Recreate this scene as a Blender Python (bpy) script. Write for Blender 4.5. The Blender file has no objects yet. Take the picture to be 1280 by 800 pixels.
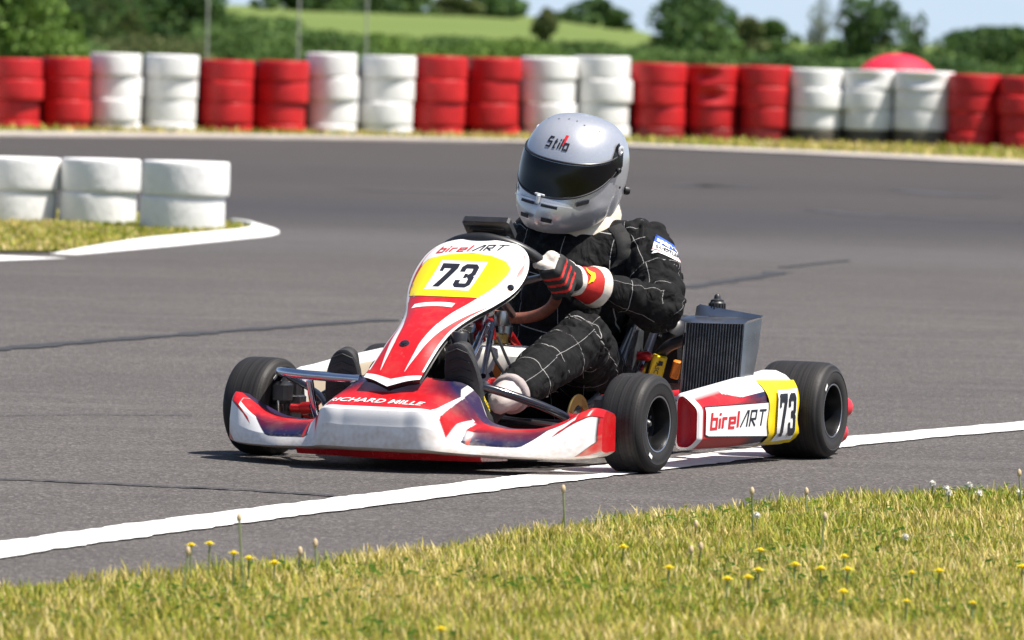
import bpy, math, random
import numpy as np
from mathutils import Vector, Matrix, noise
R = math.radians
scene = bpy.context.scene
col = scene.collection
random.seed(7)
rng = np.random.default_rng(7)

# ------------------------------------------------------------------ camera
FPX, CAMH, ROLL = 9700.0, 1.14, R(1.5)
PITCH = math.atan(360 / FPX)
CAMP = Vector((0, 0, CAMH))
_fw = Vector((0, math.cos(PITCH), -math.sin(PITCH)))
_u0 = Vector((0, math.sin(PITCH), math.cos(PITCH)))
_r0 = Vector((1, 0, 0))
_r = math.cos(ROLL) * _r0 + math.sin(ROLL) * _u0
_u = -math.sin(ROLL) * _r0 + math.cos(ROLL) * _u0
cam_d = bpy.data.cameras.new('camera')
cam = bpy.data.objects.new('camera', cam_d)
col.objects.link(cam)
cam.matrix_world = Matrix(((_r.x, _u.x, -_fw.x, 0), (_r.y, _u.y, -_fw.y, 0), (_r.z, _u.z, -_fw.z, CAMH), (0, 0, 0, 1)))
cam_d.sensor_width = 36
cam_d.lens = FPX / 1280 * 36
cam_d.clip_start = 0.5
cam_d.clip_end = 9000
cam_d.dof.use_dof = True
cam_d.dof.focus_distance = 20.1
cam_d.dof.aperture_fstop = 11
scene.camera = cam

def ray(px, py):
    return _fw + (float(px) - 640) / FPX * _r + (400 - float(py)) / FPX * _u
def G(px, py, z=0.0):
    """survey helper: where a sight line meets the level z"""
    d = ray(px, py)
    return CAMP + d * ((z - CAMH) / d.z)
def Y(px, py, y):
    d = ray(px, py)
    return CAMP + d * (y / d.y)
# kart frame: x forward, y driver's left, z up, origin under the front axle
HEAD = R(22.5)
KO = G(560, 579.5)
KROT = math.atan2(-math.cos(HEAD), -math.sin(HEAD))
KM = Matrix.Translation(KO) @ Matrix.Rotation(KROT, 4, 'Z')
KI = KM.inverted()
_kc = KI @ CAMP
def K(px, py, F=None, L=None, Z=None):
    d = KI.to_3x3() @ ray(px, py)
    if F is not None: t = (F - _kc.x) / d.x
    elif L is not None: t = (L - _kc.y) / d.y
    else: t = (Z - _kc.z) / d.z
    return _kc + d * t

# ------------------------------------------------------------------ materials
def lin(c):
    c = c / 255.0
    return c / 12.92 if c <= 0.04045 else ((c + 0.055) / 1.055) ** 2.4
def rgb(r, g, b):
    return (lin(r), lin(g), lin(b), 1.0)
class NT:
    def __init__(s, name):
        s.m = bpy.data.materials.new(name); s.m.use_nodes = True
        s.n = s.m.node_tree.nodes; s.l = s.m.node_tree.links
        s.b = s.n['Principled BSDF']; s.out = s.n['Material Output']
    def node(s, t, **kw):
        n = s.n.new(t)
        for k, v in kw.items():
            if hasattr(n, k): setattr(n, k, v)
        return n
    def link(s, a, b): s.l.new(a, b)
    def coord(s, kind='Object'):
        return s.node('ShaderNodeTexCoord').outputs[kind]
    def noise(s, vec, scale, detail=3, rough=.55):
        n = s.node('ShaderNodeTexNoise')
        n.inputs['Scale'].default_value = scale; n.inputs['Detail'].default_value = detail
        n.inputs['Roughness'].default_value = rough
        if vec is not None: s.link(vec, n.inputs['Vector'])
        return n.outputs['Fac']
    def ramp(s, fac, stops):
        n = s.node('ShaderNodeValToRGB'); e = n.color_ramp.elements
        while len(e) < len(stops): e.new(0.5)
        for k, (p, c) in zip(e, stops):
            k.position = p; k.color = c if len(c) == 4 else (*c, 1)
        s.link(fac, n.inputs['Fac']); return n.outputs['Color']
    def mix(s, fac, a, b, mode='MIX'):
        n = s.node('ShaderNodeMix', data_type='RGBA', blend_type=mode)
        for sock, v in ((n.inputs[0], fac), (n.inputs[6], a), (n.inputs[7], b)):
            if hasattr(v, 'is_linked'): s.link(v, sock)
            else: sock.default_value = v
        return n.outputs[2]
    def math(s, op, a, b=0.0, c=None):
        n = s.node('ShaderNodeMath', operation=op)
        for i, v in enumerate((a, b) if c is None else (a, b, c)):
            if hasattr(v, 'is_linked'): s.link(v, n.inputs[i])
            else: n.inputs[i].default_value = v
        return n.outputs[0]
    def bump(s, h, strength=.3, dist=.01):
        n = s.node('ShaderNodeBump'); n.inputs['Strength'].default_value = strength
        n.inputs['Distance'].default_value = dist
        s.link(h, n.inputs['Height']); s.link(n.outputs['Normal'], s.b.inputs['Normal'])
    def set(s, **kw):
        for k, v in kw.items():
            k = {'color': 'Base Color', 'rough': 'Roughness', 'metal': 'Metallic', 'coat': 'Coat Weight', 'spec': 'Specular IOR Level',
                 'coatr': 'Coat Roughness', 'sheen': 'Sheen Weight', 'trans': 'Transmission Weight'}[k]
            if hasattr(v, 'is_linked'): s.link(v, s.b.inputs[k])
            else: s.b.inputs[k].default_value = v
        return s
def M(name, color, rough=.5, metal=0, coat=0, var=.12, scale=25, bump=0, spec=.5, bscale=None):
    """a plain material with a little mottling, so nothing is one flat tone"""
    t = NT(name); v = t.coord()
    n = t.noise(v, scale, 4)
    lo = tuple(c * (1 - var) for c in color[:3]) + (1,); hi = tuple(min(1, c * (1 + var)) for c in color[:3]) + (1,)
    t.set(color=t.ramp(n, [(.3, lo), (.7, hi)]), metal=metal, coat=coat, spec=spec)
    r = t.math('MULTIPLY_ADD', n, .25, max(0.02, rough - .12)); t.set(rough=r)
    if bump: t.bump(t.noise(v, bscale or scale * 8, 3), bump, .004)
    return t.m
def MV(name, rough=.3, coat=.5, dirt=.12, dcol=(.35, .27, .18, 1), dscale=14, spec=.5):
    """moulded, printed plastic: the print is the surface's own colour attribute, road dust over it"""
    t = NT(name); v = t.coord()
    a = t.node('ShaderNodeVertexColor', layer_name='Col').outputs['Color']
    n = t.noise(v, dscale, 6, .65)
    f = t.math('MULTIPLY', t.ramp(n, [(.5, (0, 0, 0)), (.78, (1, 1, 1))]), dirt)
    sc = t.math('MULTIPLY', t.ramp(t.noise(v, 90, 2), [(.62, (0, 0, 0)), (.72, (1, 1, 1))]), dirt * .8)
    t.set(color=t.mix(t.math('MAXIMUM', f, sc), a, dcol), coat=coat, coatr=.12, spec=spec)
    t.set(rough=t.math('MULTIPLY_ADD', n, .2, rough - .08))
    return t.m

# ------------------------------------------------------------------ mesh building
class MB:
    def __init__(s):
        s.v, s.f, s.mi, s.c = [], [], [], []
    def add(s, verts, faces, mi=0, cols=None):
        o = len(s.v)
        s.v += [tuple(x) for x in verts]
        s.f += [tuple(i + o for i in f) for f in faces]
        s.mi += [mi] * len(faces)
        s.c += list(cols) if cols is not None else [(1, 1, 1, 1)] * len(verts)
        return s
    def grid(s, rows, mi=0, cols=None, closed_u=False, closed_v=False, cap=False):
        """rows: list of equally long point lists"""
        n, m = len(rows), len(rows[0])
        V = [p for r in rows for p in r]; Fs = []
        for i in range(n if closed_v else n - 1):
            for j in range(m if closed_u else m - 1):
                a, b = i * m + j, i * m + (j + 1) % m
                c, d = ((i + 1) % n) * m + (j + 1) % m, ((i + 1) % n) * m + j
                Fs.append((a, b, c, d))
        if cap:
            Fs.append(tuple(range(m))[::-1]); Fs.append(tuple((n - 1) * m + j for j in range(m)))
        return s.add(V, Fs, mi, cols)
    def tube(s, pts, r, n=8, mi=0, closed=False, cap=True):
        pts = [Vector(p) for p in pts]; N = len(pts); rows = []
        rr = r if isinstance(r, (list, tuple)) else [r] * N
        t0 = (pts[1] - pts[0]).normalized()
        up = Vector((0, 0, 1)) if abs(t0.z) < .9 else Vector((1, 0, 0))
        nrm = (up - t0 * up.dot(t0)).normalized()
        for i, p in enumerate(pts):
            if closed: t = (pts[(i + 1) % N] - pts[i - 1]).normalized()
            else: t = (pts[min(i + 1, N - 1)] - pts[max(i - 1, 0)]).normalized()
            nrm = (nrm - t * nrm.dot(t)).normalized(); b = t.cross(nrm)
            rows.append([p + rr[i] * (math.cos(2 * math.pi * k / n) * nrm + math.sin(2 * math.pi * k / n) * b) for k in range(n)])
        return s.grid(rows, mi, closed_u=True, closed_v=closed, cap=cap and not closed)
    def lathe(s, prof, n=48, axis='Y', at=(0, 0, 0), mi=0, closed=False, M4=None):
        """prof: (radius, along) pairs"""
        rows = []; at = Vector(at)
        for r, h in prof:
            row = []
            for k in range(n):
                a = 2 * math.pi * k / n; c, q = r * math.cos(a), r * math.sin(a)
                p = Vector((c, h, q)) if axis == 'Y' else Vector((c, q, h)) if axis == 'Z' else Vector((h, c, q))
                row.append((M4 @ p if M4 else p) + at)
            rows.append(row)
        return s.grid(rows, mi, closed_u=True, closed_v=closed)
    def box(s, c, d, rot=None, bev=.12, mi=0):
        """box with chamfered edges: centre c, full size d"""
        hx, hy, hz = (x / 2 for x in d); b = bev * min(d); P = []
        for z, i in ((-hz, b), (-hz + b, 0), (hz - b, 0), (hz, b)):
            x, y = hx - i, hy - i; k = b
            P.append([Vector(q) for q in ((x, y - k, z), (x - k, y, z), (-x + k, y, z), (-x, y - k, z), (-x, -y + k, z), (-x + k, -y, z), (x - k, -y, z), (x, -y + k, z))])
        c = Vector(c)
        P = [[(rot @ q if rot else q) + c for q in r] for r in P]
        return s.grid(P, mi, closed_u=True, cap=True)
    def build(s, name, mats, parent=None, smooth=True, M4=None, color=False, sharp=40, cls=None):
        me = bpy.data.meshes.new(name)
        me.from_pydata([tuple(v) for v in s.v], [], s.f)
        for m in (mats if isinstance(mats, (list, tuple)) else [mats]): me.materials.append(m)
        me.polygons.foreach_set('material_index', s.mi)
        if color:
            at = me.color_attributes.new('Col', 'FLOAT_COLOR', 'POINT')
            at.data.foreach_set('color', np.array(s.c, dtype=np.float32).ravel())
        me.validate(); fix_normals(me)
        if smooth:
            me.polygons.foreach_set('use_smooth', [True] * len(me.polygons))
            if sharp: me.set_sharp_from_angle(angle=R(sharp))
        o = bpy.data.objects.new(name, me); col.objects.link(o)
        if parent: o.parent = parent
        if M4: o.matrix_local = M4
        return o
import bmesh
def fix_normals(me):
    if len(me.polygons) > 150000: return
    bm = bmesh.new(); bm.from_mesh(me); bmesh.ops.recalc_face_normals(bm, faces=bm.faces); bm.to_mesh(me); bm.free()
def tag(o, label=None, cat=None, group=None, kind=None):
    for k, v in (('label', label), ('category', cat), ('group', group), ('kind', kind)):
        if v: o[k] = v
    return o
def empty(name, M4, parent=None):
    o = bpy.data.objects.new(name, None); col.objects.link(o)
    o.empty_display_size = .1
    if parent: o.parent = parent
    o.matrix_local = M4
    return o
def copy_tree(o, parent=None):
    c = o.copy(); col.objects.link(c)
    if parent: c.parent = parent
    for ch in list(o.children): copy_tree(ch, c)
    return c
def inpoly(x, y, poly):
    ins = np.zeros(np.shape(x), bool); n = len(poly)
    for i in range(n):
        (x1, y1), (x2, y2) = poly[i], poly[(i + 1) % n]
        if y1 == y2: continue
        ins ^= ((y1 > y) != (y2 > y)) & (x < (x2 - x1) * (y - y1) / (y2 - y1) + x1)
    return ins
def interp(x, xs, ys): return float(np.interp(x, xs, ys))
def crom(P, n=8, closed=False):
    """smooth curve through points"""
    P = [Vector(p) for p in P]; N = len(P); out = []
    for i in range(N if closed else N - 1):
        if closed: a, b, c, d = P[i - 1], P[i], P[(i + 1) % N], P[(i + 2) % N]
        else: a, b, c, d = P[max(i - 1, 0)], P[i], P[i + 1], P[min(i + 2, N - 1)]
        for k in range(n):
            t = k / n
            out.append(.5 * ((2 * b) + (c - a) * t + (2 * a - 5 * b + 4 * c - d) * t * t + (3 * b - a - 3 * c + d) * t ** 3))
    if not closed: out.append(P[-1])
    return out
# ---- lettering: strokes drawn as 2D polygons, or the built-in font turned to mesh
def stroke(path, w, closed=False):
    """mitred ribbon along a 2D path -> verts, quads"""
    P = [np.array(p, float) for p in path]; N = len(P); Lf, Rt = [], []
    for i in range(N):
        d0 = P[i] - P[i - 1] if (i > 0 or closed) else P[1] - P[0]
        d1 = P[(i + 1) % N] - P[i] if (i < N - 1 or closed) else P[-1] - P[-2]
        d0 = d0 / np.linalg.norm(d0); d1 = d1 / np.linalg.norm(d1)
        n0 = np.array([-d0[1], d0[0]]); n1 = np.array([-d1[1], d1[0]])
        m = n0 + n1; m = m / max(np.dot(m, m), .35) * 2 * .5 * 2 / 2
        m = (n0 + n1) / max(1 + np.dot(n0, n1), .35)
        Lf.append(P[i] + m * w / 2); Rt.append(P[i] - m * w / 2)
    V = Lf + Rt; Fs = [(i, (i + 1) % N, N + (i + 1) % N, N + i) for i in range(N if closed else N - 1)]
    return V, Fs
GLY = {'b': ([[(0, 1), (0, 0), (.5, 0), (.5, .6), (0, .6)]], .62), 'i': ([[(0, 0), (0, .62)], [(0, .8), (0, .95)]], .13),
       'r': ([[(0, 0), (0, .6), (.38, .6)]], .46), 'e': ([[(.5, 0), (0, 0), (0, .6), (.5, .6), (.5, .3), (.1, .3)]], .63), 'l': ([[(0, 0), (0, 1)]], .16),
       'A': ([[(0, 0), (.5, .95), (.62, .95), (.62, 0)]], .78), 'R': ([[(0, 0), (0, .95), (.52, .95), (.52, .45), (.12, .45), (.56, 0)]], .68),
       'T': ([[(0, .95), (.7, .95)], [(.35, 0), (.35, .87)]], .7), 'S': ([[(.5, .95), (0, .95), (0, .5), (.5, .5), (.5, 0), (0, 0)]], .66),
       't': ([[(.14, .9), (.14, 0), (.36, 0)], [(0, .62), (.08, .62)], [(.2, .62), (.36, .62)]], .5), 'o': ([[(0, -.1), (0, .62), (.45, .62), (.45, 0), (.11, 0)]], .55)}
def strokes_text(s, h, w=.13, shear=0.0, sx=1.0, gap=.12):
    V, Fs, x = [], [], 0
    for ch in s:
        paths, adv = GLY[ch]
        for p in paths:
            v, f = stroke([(a * sx + x, b) for a, b in p], w)
            o = len(V); V += [((q[0] + shear * q[1]) * h, q[1] * h) for q in v]; Fs += [tuple(k + o for k in g) for g in f]
        x += adv * sx + gap
    return V, Fs, x * h
def font_text(s, h, bold=.0, shear=0.0, sx=1.0):
    cu = bpy.data.curves.new('t', 'FONT'); cu.body = s; cu.size = 1; cu.offset = bold; cu.shear = shear; cu.resolution_u = 3; cu.fill_mode = 'FRONT'
    ob = bpy.data.objects.new('t', cu); col.objects.link(ob)
    dg = bpy.context.evaluated_depsgraph_get(); me = bpy.data.meshes.new_from_object(ob.evaluated_get(dg))
    V = np.array([v.co[:2] for v in me.vertices]); Fs = [tuple(p.vertices) for p in me.polygons]
    bpy.data.objects.remove(ob); bpy.data.curves.remove(cu); bpy.data.meshes.remove(me)
    V[:, 0] -= V[:, 0].min(); k = h / .7
    return [(x * k * sx, y * k) for x, y in V], Fs, V[:, 0].max() * k * sx
SEVEN = [(0, 1), (.6, 1), (.6, .82), (.29, 0), (.06, 0), (.37, .8), (.13, .8), (.13, .68), (0, .68)]
def digits73(h, sx=1.0):
    V = [(x * h * sx, y * h) for x, y in SEVEN]; Fs = [(0, 1, 2, 5, 6), (0, 6, 7, 8), (2, 3, 4, 5)]
    for p in ([(.09, .68), (.09, .84), (.16, .91), (.44, .91), (.51, .84), (.51, .60), (.42, .505), (.51, .41), (.51, .16), (.44, .09), (.16, .09), (.09, .16), (.09, .32)], [(.22, .505), (.33, .505)]):
        v, f = stroke(p, .18); o = len(V)
        V += [((x + .72) * h * sx, y * h) for x, y in v]; Fs += [tuple(k + o for k in g) for g in f]
    return V, Fs, 1.32 * h * sx
def put(mb, txt, fn, mi, ox=0, oy=0, z=0):
    """place flat lettering through fn(x, y) -> 3D"""
    V, Fs, w = txt; V = [tuple(map(float, p)) for p in V]; out = []
    todo = [(f[0], f[i], f[i + 1]) for f in Fs for i in range(1, len(f) - 1)]
    while todo:                                   # long faces are split so they follow the surface
        t = todo.pop(); e = [(math.dist(V[t[i]], V[t[(i + 1) % 3]]), i) for i in range(3)]; m, i = max(e)
        if m < .014: out.append(t); continue
        p, q, r_ = t[i], t[(i + 1) % 3], t[(i + 2) % 3]; V.append(((V[p][0] + V[q][0]) / 2, (V[p][1] + V[q][1]) / 2)); k = len(V) - 1
        todo += [(p, k, r_), (k, q, r_)]
    mb.add([fn(x + ox, y + oy) for x, y in V], out, mi)
# ------------------------------------------------------------------ light
SUN_AZ, SUN_EL = R(17), R(62)          # from the right, a little in front of the kart
sd = Vector((math.cos(SUN_EL) * math.cos(SUN_AZ), -math.cos(SUN_EL) * math.sin(SUN_AZ), math.sin(SUN_EL)))
sl = bpy.data.lights.new('sun', 'SUN'); sl.energy = 5.0; sl.angle = R(.53); sl.color = (1, .94, .86)
so = bpy.data.objects.new('sun', sl); col.objects.link(so)
so.rotation_euler = sd.to_track_quat('Z', 'Y').to_euler(); so.location = (10, 0, 30)
w = bpy.data.worlds.new('World'); scene.world = w; w.use_nodes = True
wn, wl = w.node_tree.nodes, w.node_tree.links
sky = wn.new('ShaderNodeTexSky'); sky.sky_type = 'NISHITA'; sky.sun_disc = False
sky.sun_elevation = SUN_EL; sky.sun_rotation = math.atan2(sd.x, sd.y); sky.air_density = 1.0; sky.dust_density = 1.0; sky.ozone_density = 1.6
tc = wn.new('ShaderNodeTexCoord'); mp = wn.new('ShaderNodeVectorMath'); mp.operation = 'ADD'; mp.inputs[1].default_value = (0, 0, .12)
wl.new(tc.outputs['Generated'], mp.inputs[0]); wl.new(mp.outputs[0], sky.inputs[0])
# thin summer veil: the sky whitens towards the horizon, with faint streaks of cloud
sx = wn.new('ShaderNodeSeparateXYZ'); wl.new(tc.outputs['Generated'], sx.inputs[0])
def wm(op, a, b):
    n = wn.new('ShaderNodeMath'); n.operation = op
    for i, v in enumerate((a, b)):
        if hasattr(v, 'is_linked'): wl.new(v, n.inputs[i])
        else: n.inputs[i].default_value = v
    return n.outputs[0]
veil = wm('MULTIPLY', wm('POWER', wm('SUBTRACT', 1.0, wm('MAXIMUM', sx.outputs[2], 0.0)), 7.0), .62)
cm = wn.new('ShaderNodeMapping'); cm.inputs['Scale'].default_value = (5, 5, 42); wl.new(tc.outputs['Generated'], cm.inputs[0])
cn_ = wn.new('ShaderNodeTexNoise'); cn_.inputs['Scale'].default_value = 2.2; cn_.inputs['Detail'].default_value = 5; wl.new(cm.outputs[0], cn_.inputs['Vector'])
veil = wm('MULTIPLY', veil, wm('ADD', wm('MULTIPLY', cn_.outputs[0], 1.0), .55))
vm = wn.new('ShaderNodeMix'); vm.data_type = 'RGBA'; vm.inputs[7].default_value = (5.9, 6.9, 8.2, 1); wl.new(veil, vm.inputs[0]); wl.new(sky.outputs[0], vm.inputs[6])
wl.new(vm.outputs[2], wn['Background'].inputs[0]); wn['Background'].inputs[1].default_value = .075
vs = scene.view_settings; vs.view_transform = 'Standard'; vs.look = 'None'; vs.exposure = 0.8; vs.gamma = 1

# ------------------------------------------------------------------ ground, track, paint
def soil(name, c1, c2, scale):
    t = NT(name); v = t.coord(); n = t.noise(v, scale, 5, .7)
    t.set(color=t.ramp(n, [(.3, c1), (.7, c2)]), rough=.95, spec=.1); t.bump(t.noise(v, scale * 6, 3), .6, .03); return t.m
m_turf = soil('dry_turf', (.055, .075, .014, 1), (.16, .15, .045, 1), 3)
m_field = soil('meadow', (.10, .15, .035, 1), (.15, .19, .055, 1), .02)
def asphalt():
    t = NT('asphalt'); v = t.coord()
    sep = t.node('ShaderNodeSeparateXYZ'); t.link(v, sep.inputs[0])
    map_ = t.node('ShaderNodeMapping'); t.link(v, map_.inputs[0]); map_.inputs['Scale'].default_value = (.22, 1, 1)
    ag = t.node('ShaderNodeTexVoronoi'); ag.inputs['Scale'].default_value = 125; t.link(v, ag.inputs['Vector'])
    agc = t.node('ShaderNodeSeparateColor'); t.link(ag.outputs['Color'], agc.inputs[0])
    grain = t.noise(v, 60, 4, .7); broad = t.noise(v, .55, 4, .6)
    base = t.ramp(agc.outputs[0], [(0, (.066, .059, .056)), (.55, (.106, .096, .091)), (.86, (.128, .117, .111)), (.97, (.23, .212, .20))])
    base = t.mix(t.ramp(grain, [(.35, (0, 0, 0)), (.7, (1, 1, 1))]), t.mix(.35, base, (.03, .03, .03, 1)), base)
    base = t.mix(t.math('MULTIPLY', t.ramp(broad, [(.35, (0, 0, 0)), (.68, (1, 1, 1))]), .30), base, (.055, .05, .05, 1))
    base = t.mix(t.math('MULTIPLY', t.ramp(t.noise(map_.outputs[0], 3.2, 5, .65), [(.48, (0, 0, 0)), (.66, (1, 1, 1))]), .24), base, (.15, .14, .135, 1))
    base = t.mix(t.math('MULTIPLY', t.ramp(t.noise(v, 1.7, 6, .75), [(.56, (0, 0, 0)), (.66, (1, 1, 1))]), .30), base, (.042, .039, .038, 1))
    # rubber laid along the racing line: bands that follow the corner
    arc = t.node('ShaderNodeVectorMath', operation='LENGTH')
    ctr = t.node('ShaderNodeVectorMath', operation='SUBTRACT'); t.link(v, ctr.inputs[0]); ctr.inputs[1].default_value = (3.0, 168.0, 0)
    t.link(ctr.outputs[0], arc.inputs[0]); rad = arc.outputs['Value']
    wob = t.math('MULTIPLY_ADD', t.noise(v, .25, 2), 3.0, -1.5)
    rr = t.math('ADD', rad, wob)
    def band(c, wd, a):
        d = t.math('ABSOLUTE', t.math('SUBTRACT', rr, c)); return t.math('MULTIPLY', t.math('SUBTRACT', 1.0, t.math('MINIMUM', t.math('DIVIDE', d, wd), 1.0)), a)
    streak = t.node('ShaderNodeTexNoise'); streak.noise_dimensions = '1D'; streak.inputs['Scale'].default_value = 2.2; streak.inputs['Detail'].default_value = 5
    t.link(rr, streak.inputs['W'])
    rub = t.math('ADD', band(119.5, 6.5, .62), band(108, 7, .25))
    rub = t.math('MULTIPLY', rub, t.math('MULTIPLY_ADD', streak.outputs[0], .9, .5))
    far = t.math('MULTIPLY', t.math('MINIMUM', t.math('MAXIMUM', t.math('DIVIDE', t.math('SUBTRACT', 138.0, rr), 24.0), 0.0), 1.0), .58)
    base = t.mix(far, base, (.040, .034, .033, 1))
    base = t.mix(rub, base, (.032, .033, .040, 1))
    # paler polished band just inside the rubber
    base = t.mix(band(126.5, 3.6, .14), base, (.155, .16, .18, 1))
    t.set(color=base, spec=.18, rough=t.math('MULTIPLY_ADD', rub, -.15, .92))
    t.bump(t.math('ADD', ag.outputs['Distance'], t.math('MULTIPLY', grain, .5)), .55, .006)
    return t.m
m_asphalt = asphalt()
def paint():
    t = NT('road_paint'); v = t.coord(); n = t.noise(v, 5, 6, .7); s2 = t.noise(v, 40, 3)
    wear = t.ramp(n, [(.56, (0, 0, 0)), (.7, (1, 1, 1))]); spk = t.ramp(s2, [(.60, (0, 0, 0)), (.68, (1, 1, 1))])
    mp = t.node('ShaderNodeMapping'); t.link(v, mp.inputs[0]); mp.inputs['Rotation'].default_value = (0, 0, R(-67)); mp.inputs['Scale'].default_value = (3, 40, 1)
    crk = t.ramp(t.noise(mp.outputs[0], 1.6, 4, .7), [(.655, (0, 0, 0)), (.69, (1, 1, 1))])
    f = t.math('MINIMUM', t.math('ADD', t.math('ADD', t.math('MULTIPLY', wear, .14), t.math('MULTIPLY', spk, .28)), t.math('MULTIPLY', crk, .55)), .8)
    t.set(color=t.mix(f, (.76, .745, .72, 1), (.16, .14, .13, 1)), rough=.6); t.bump(s2, .3, .004); return t.m
m_paint = paint()
m_kerb = M('concrete_kerb', (.40, .355, .31, 1), .85, var=.25, scale=2, bump=.4)
m_crack = M('crack_filler', (.028, .028, .03, 1), .75, var=.3)

def flat(name, pts, z, mat, kind='structure'):
    mb = MB(); mb.add([(p[0], p[1], z) for p in pts], [tuple(range(len(pts)))])
    return tag(mb.build(name, mat, smooth=False), kind=kind)
def ribbon(name, cl, w, z, mat, lift=0.0, jag=0.0, kind='structure'):
    """band along a ground centre line, w wide (number or list); lift > 0 gives it a real edge"""
    cl = [Vector((p[0], p[1], 0)) for p in cl]; rows = []
    for i, p in enumerate(cl):
        t = (cl[min(i + 1, len(cl) - 1)] - cl[max(i - 1, 0)]).normalized(); n = Vector((-t.y, t.x, 0))
        h = (w[i] if isinstance(w, list) else w) / 2
        a, b = p + n * (h + random.uniform(-jag, jag)), p - n * (h + random.uniform(-jag, jag))
        if lift: rows.append([Vector((a.x, a.y, z - lift)), Vector((a.x, a.y, z)), Vector((b.x, b.y, z)), Vector((b.x, b.y, z - lift))])
        else: rows.append([Vector((a.x, a.y, z)), Vector((b.x, b.y, z))])
    mb = MB(); mb.grid(rows); return tag(mb.build(name, mat, smooth=False), kind=kind)

# one ground sheet to the horizon
flat('ground', [(-2500, -200), (2500, -200), (2500, 5000), (-2500, 5000)], -.03, m_field)
farline = [(-300, 167), (0, 169.3), (150, 170.8), (300, 172.6), (480, 175.6), (640, 179.2), (800, 184.6), (1000, 193), (1150, 199.6), (1280, 206), (1600, 222)]
FL_ = [G(*p) for p in farline]
# track: asphalt from the photographer's verge to the far kerb
flat('track', [(-30, 6), (30, 6), (30, 60)] + [(p.x, p.y) for p in FL_[::-1]] + [(-30, 60)], 0.0, m_asphalt)
ribbon('far_kerb', crom([(p.x, p.y + .7, 0) for p in FL_], 4), 1.5, .02, m_kerb, lift=.02)
# strip of turf between kerb and tyre wall
flat('far_verge', [(p.x, p.y + 1.5) for p in FL_] + [(p.x, p.y + 28) for p in FL_[::-1]], .012, m_turf)
# near verge
near = [(-260, 752), (0, 739), (100, 730), (250, 720), (400, 710), (500, 696), (640, 674), (760, 660), (840, 645), (950, 636), (1100, 624), (1280, 615), (1600, 592)]
NE = [G(*p) for p in near]
flat('near_verge', [(p.x, p.y) for p in NE] + [(4, 8), (-4, 8)], .006, m_turf)
# white edge line under the kart
cl1 = [G(*p) for p in ((-200, 722), (0, 688.5), (110, 673), (240, 655), (380, 637), (530, 618), (640, 604), (700, 597), (750, 590.5), (840, 580), (960, 565.5), (1080, 551), (1280, 533), (1500, 512))]
cr_ = crom([(p.x, p.y, 0) for p in cl1], 14)
ribbon('edge_line', cr_, [.195 + .008 * math.sin(i * .7) + .006 * math.sin(i * 2.3) for i in range(len(cr_))], .004, m_paint, jag=.006)
# left-hand island: turf, painted kerb, short dash
isl = [G(*p) for p in ((-300, 322), (-60, 316), (84, 316), (200, 302), (290, 295), (318, 291), (312, 286), (290, 283), (150, 268), (-300, 260))]
flat('island_turf', [(p.x, p.y) for p in isl], .010, m_turf)
kb = [G(*p) for p in ((82, 317.8), (140, 312.5), (220, 305), (280, 299), (318, 295), (331, 291.5), (329, 287), (310, 283.5), (284, 281.5))]
kc = crom([(p.x, p.y, 0) for p in kb], 8); rows = []          # low mountable kerb: slopes up from the track edge
for i, p in enumerate(kc):
    t_ = (kc[min(i + 1, len(kc) - 1)] - kc[max(i - 1, 0)]).normalized(); n_ = Vector((t_.y, -t_.x, 0)); w_ = .075; e_ = min(1, (i + .3) / 14, (len(kc) - 1 - i + .3) / 6); u_ = random.uniform(-.004, .004)
    rows.append([p + n_ * (w_ + u_) + Vector((0, 0, .002)), p + n_ * w_ * .8 + Vector((0, 0, .010)) * e_, p - n_ * w_ * .75 + Vector((0, 0, .042)) * e_, p - n_ * w_ + Vector((0, 0, .040)) * e_, p - n_ * w_ * 1.1 + Vector((0, 0, .002))])
mb = MB(); mb.grid(rows, cap=False); tag(mb.build('painted_kerb', m_paint, sharp=60), kind='structure')
db = [G(*p) for p in ((-60, 325), (33, 321.5))]
ribbon('painted_dash', [(p.x, p.y, 0) for p in db], .45, .004, m_paint)
# sealed cracks
for pts, wd in ((((-40, 440), (60, 432), (200, 421), (330, 411), (490, 400)), .10), (((-60, 598), (60, 602), (180, 608), (300, 613), (420, 621)), .035),
                (((860, 360), (900, 353), (950, 346), (975, 340)), .10), (((380, 521), (470, 519), (600, 517)), .02), (((975, 335), (1060, 326)), .05),
                (((-40, 521), (100, 519), (240, 520)), .014)):
    p3 = [G(*p) for p in pts]
    q = crom([(p.x, p.y, 0) for p in p3], 10); q = [p + Vector((0, random.uniform(-.25, .25) * wd, 0)) for p in q]
    ribbon('crack_seal', q, wd, .0035, m_crack, jag=wd * .25)

m_scuff = M('rubber_scuff', (.045, .043, .046, 1), .8, var=.3, scale=3)
for pts, wd in ((((860, 231), (890, 233), (925, 233)), .55), (((1120, 237), (1180, 243), (1250, 247)), .35), (((430, 236), (520, 240), (640, 243)), .28), (((1010, 262), (1100, 270), (1280, 280)), .2)):
    q = crom([(p.x, p.y, 0) for p in [G(*p) for p in pts]], 10); n_ = len(q)
    ribbon('tyre_mark', q, [wd * (.15 + math.sin(math.pi * i / (n_ - 1))) for i in range(n_)], .003, m_scuff, jag=.06)

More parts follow.
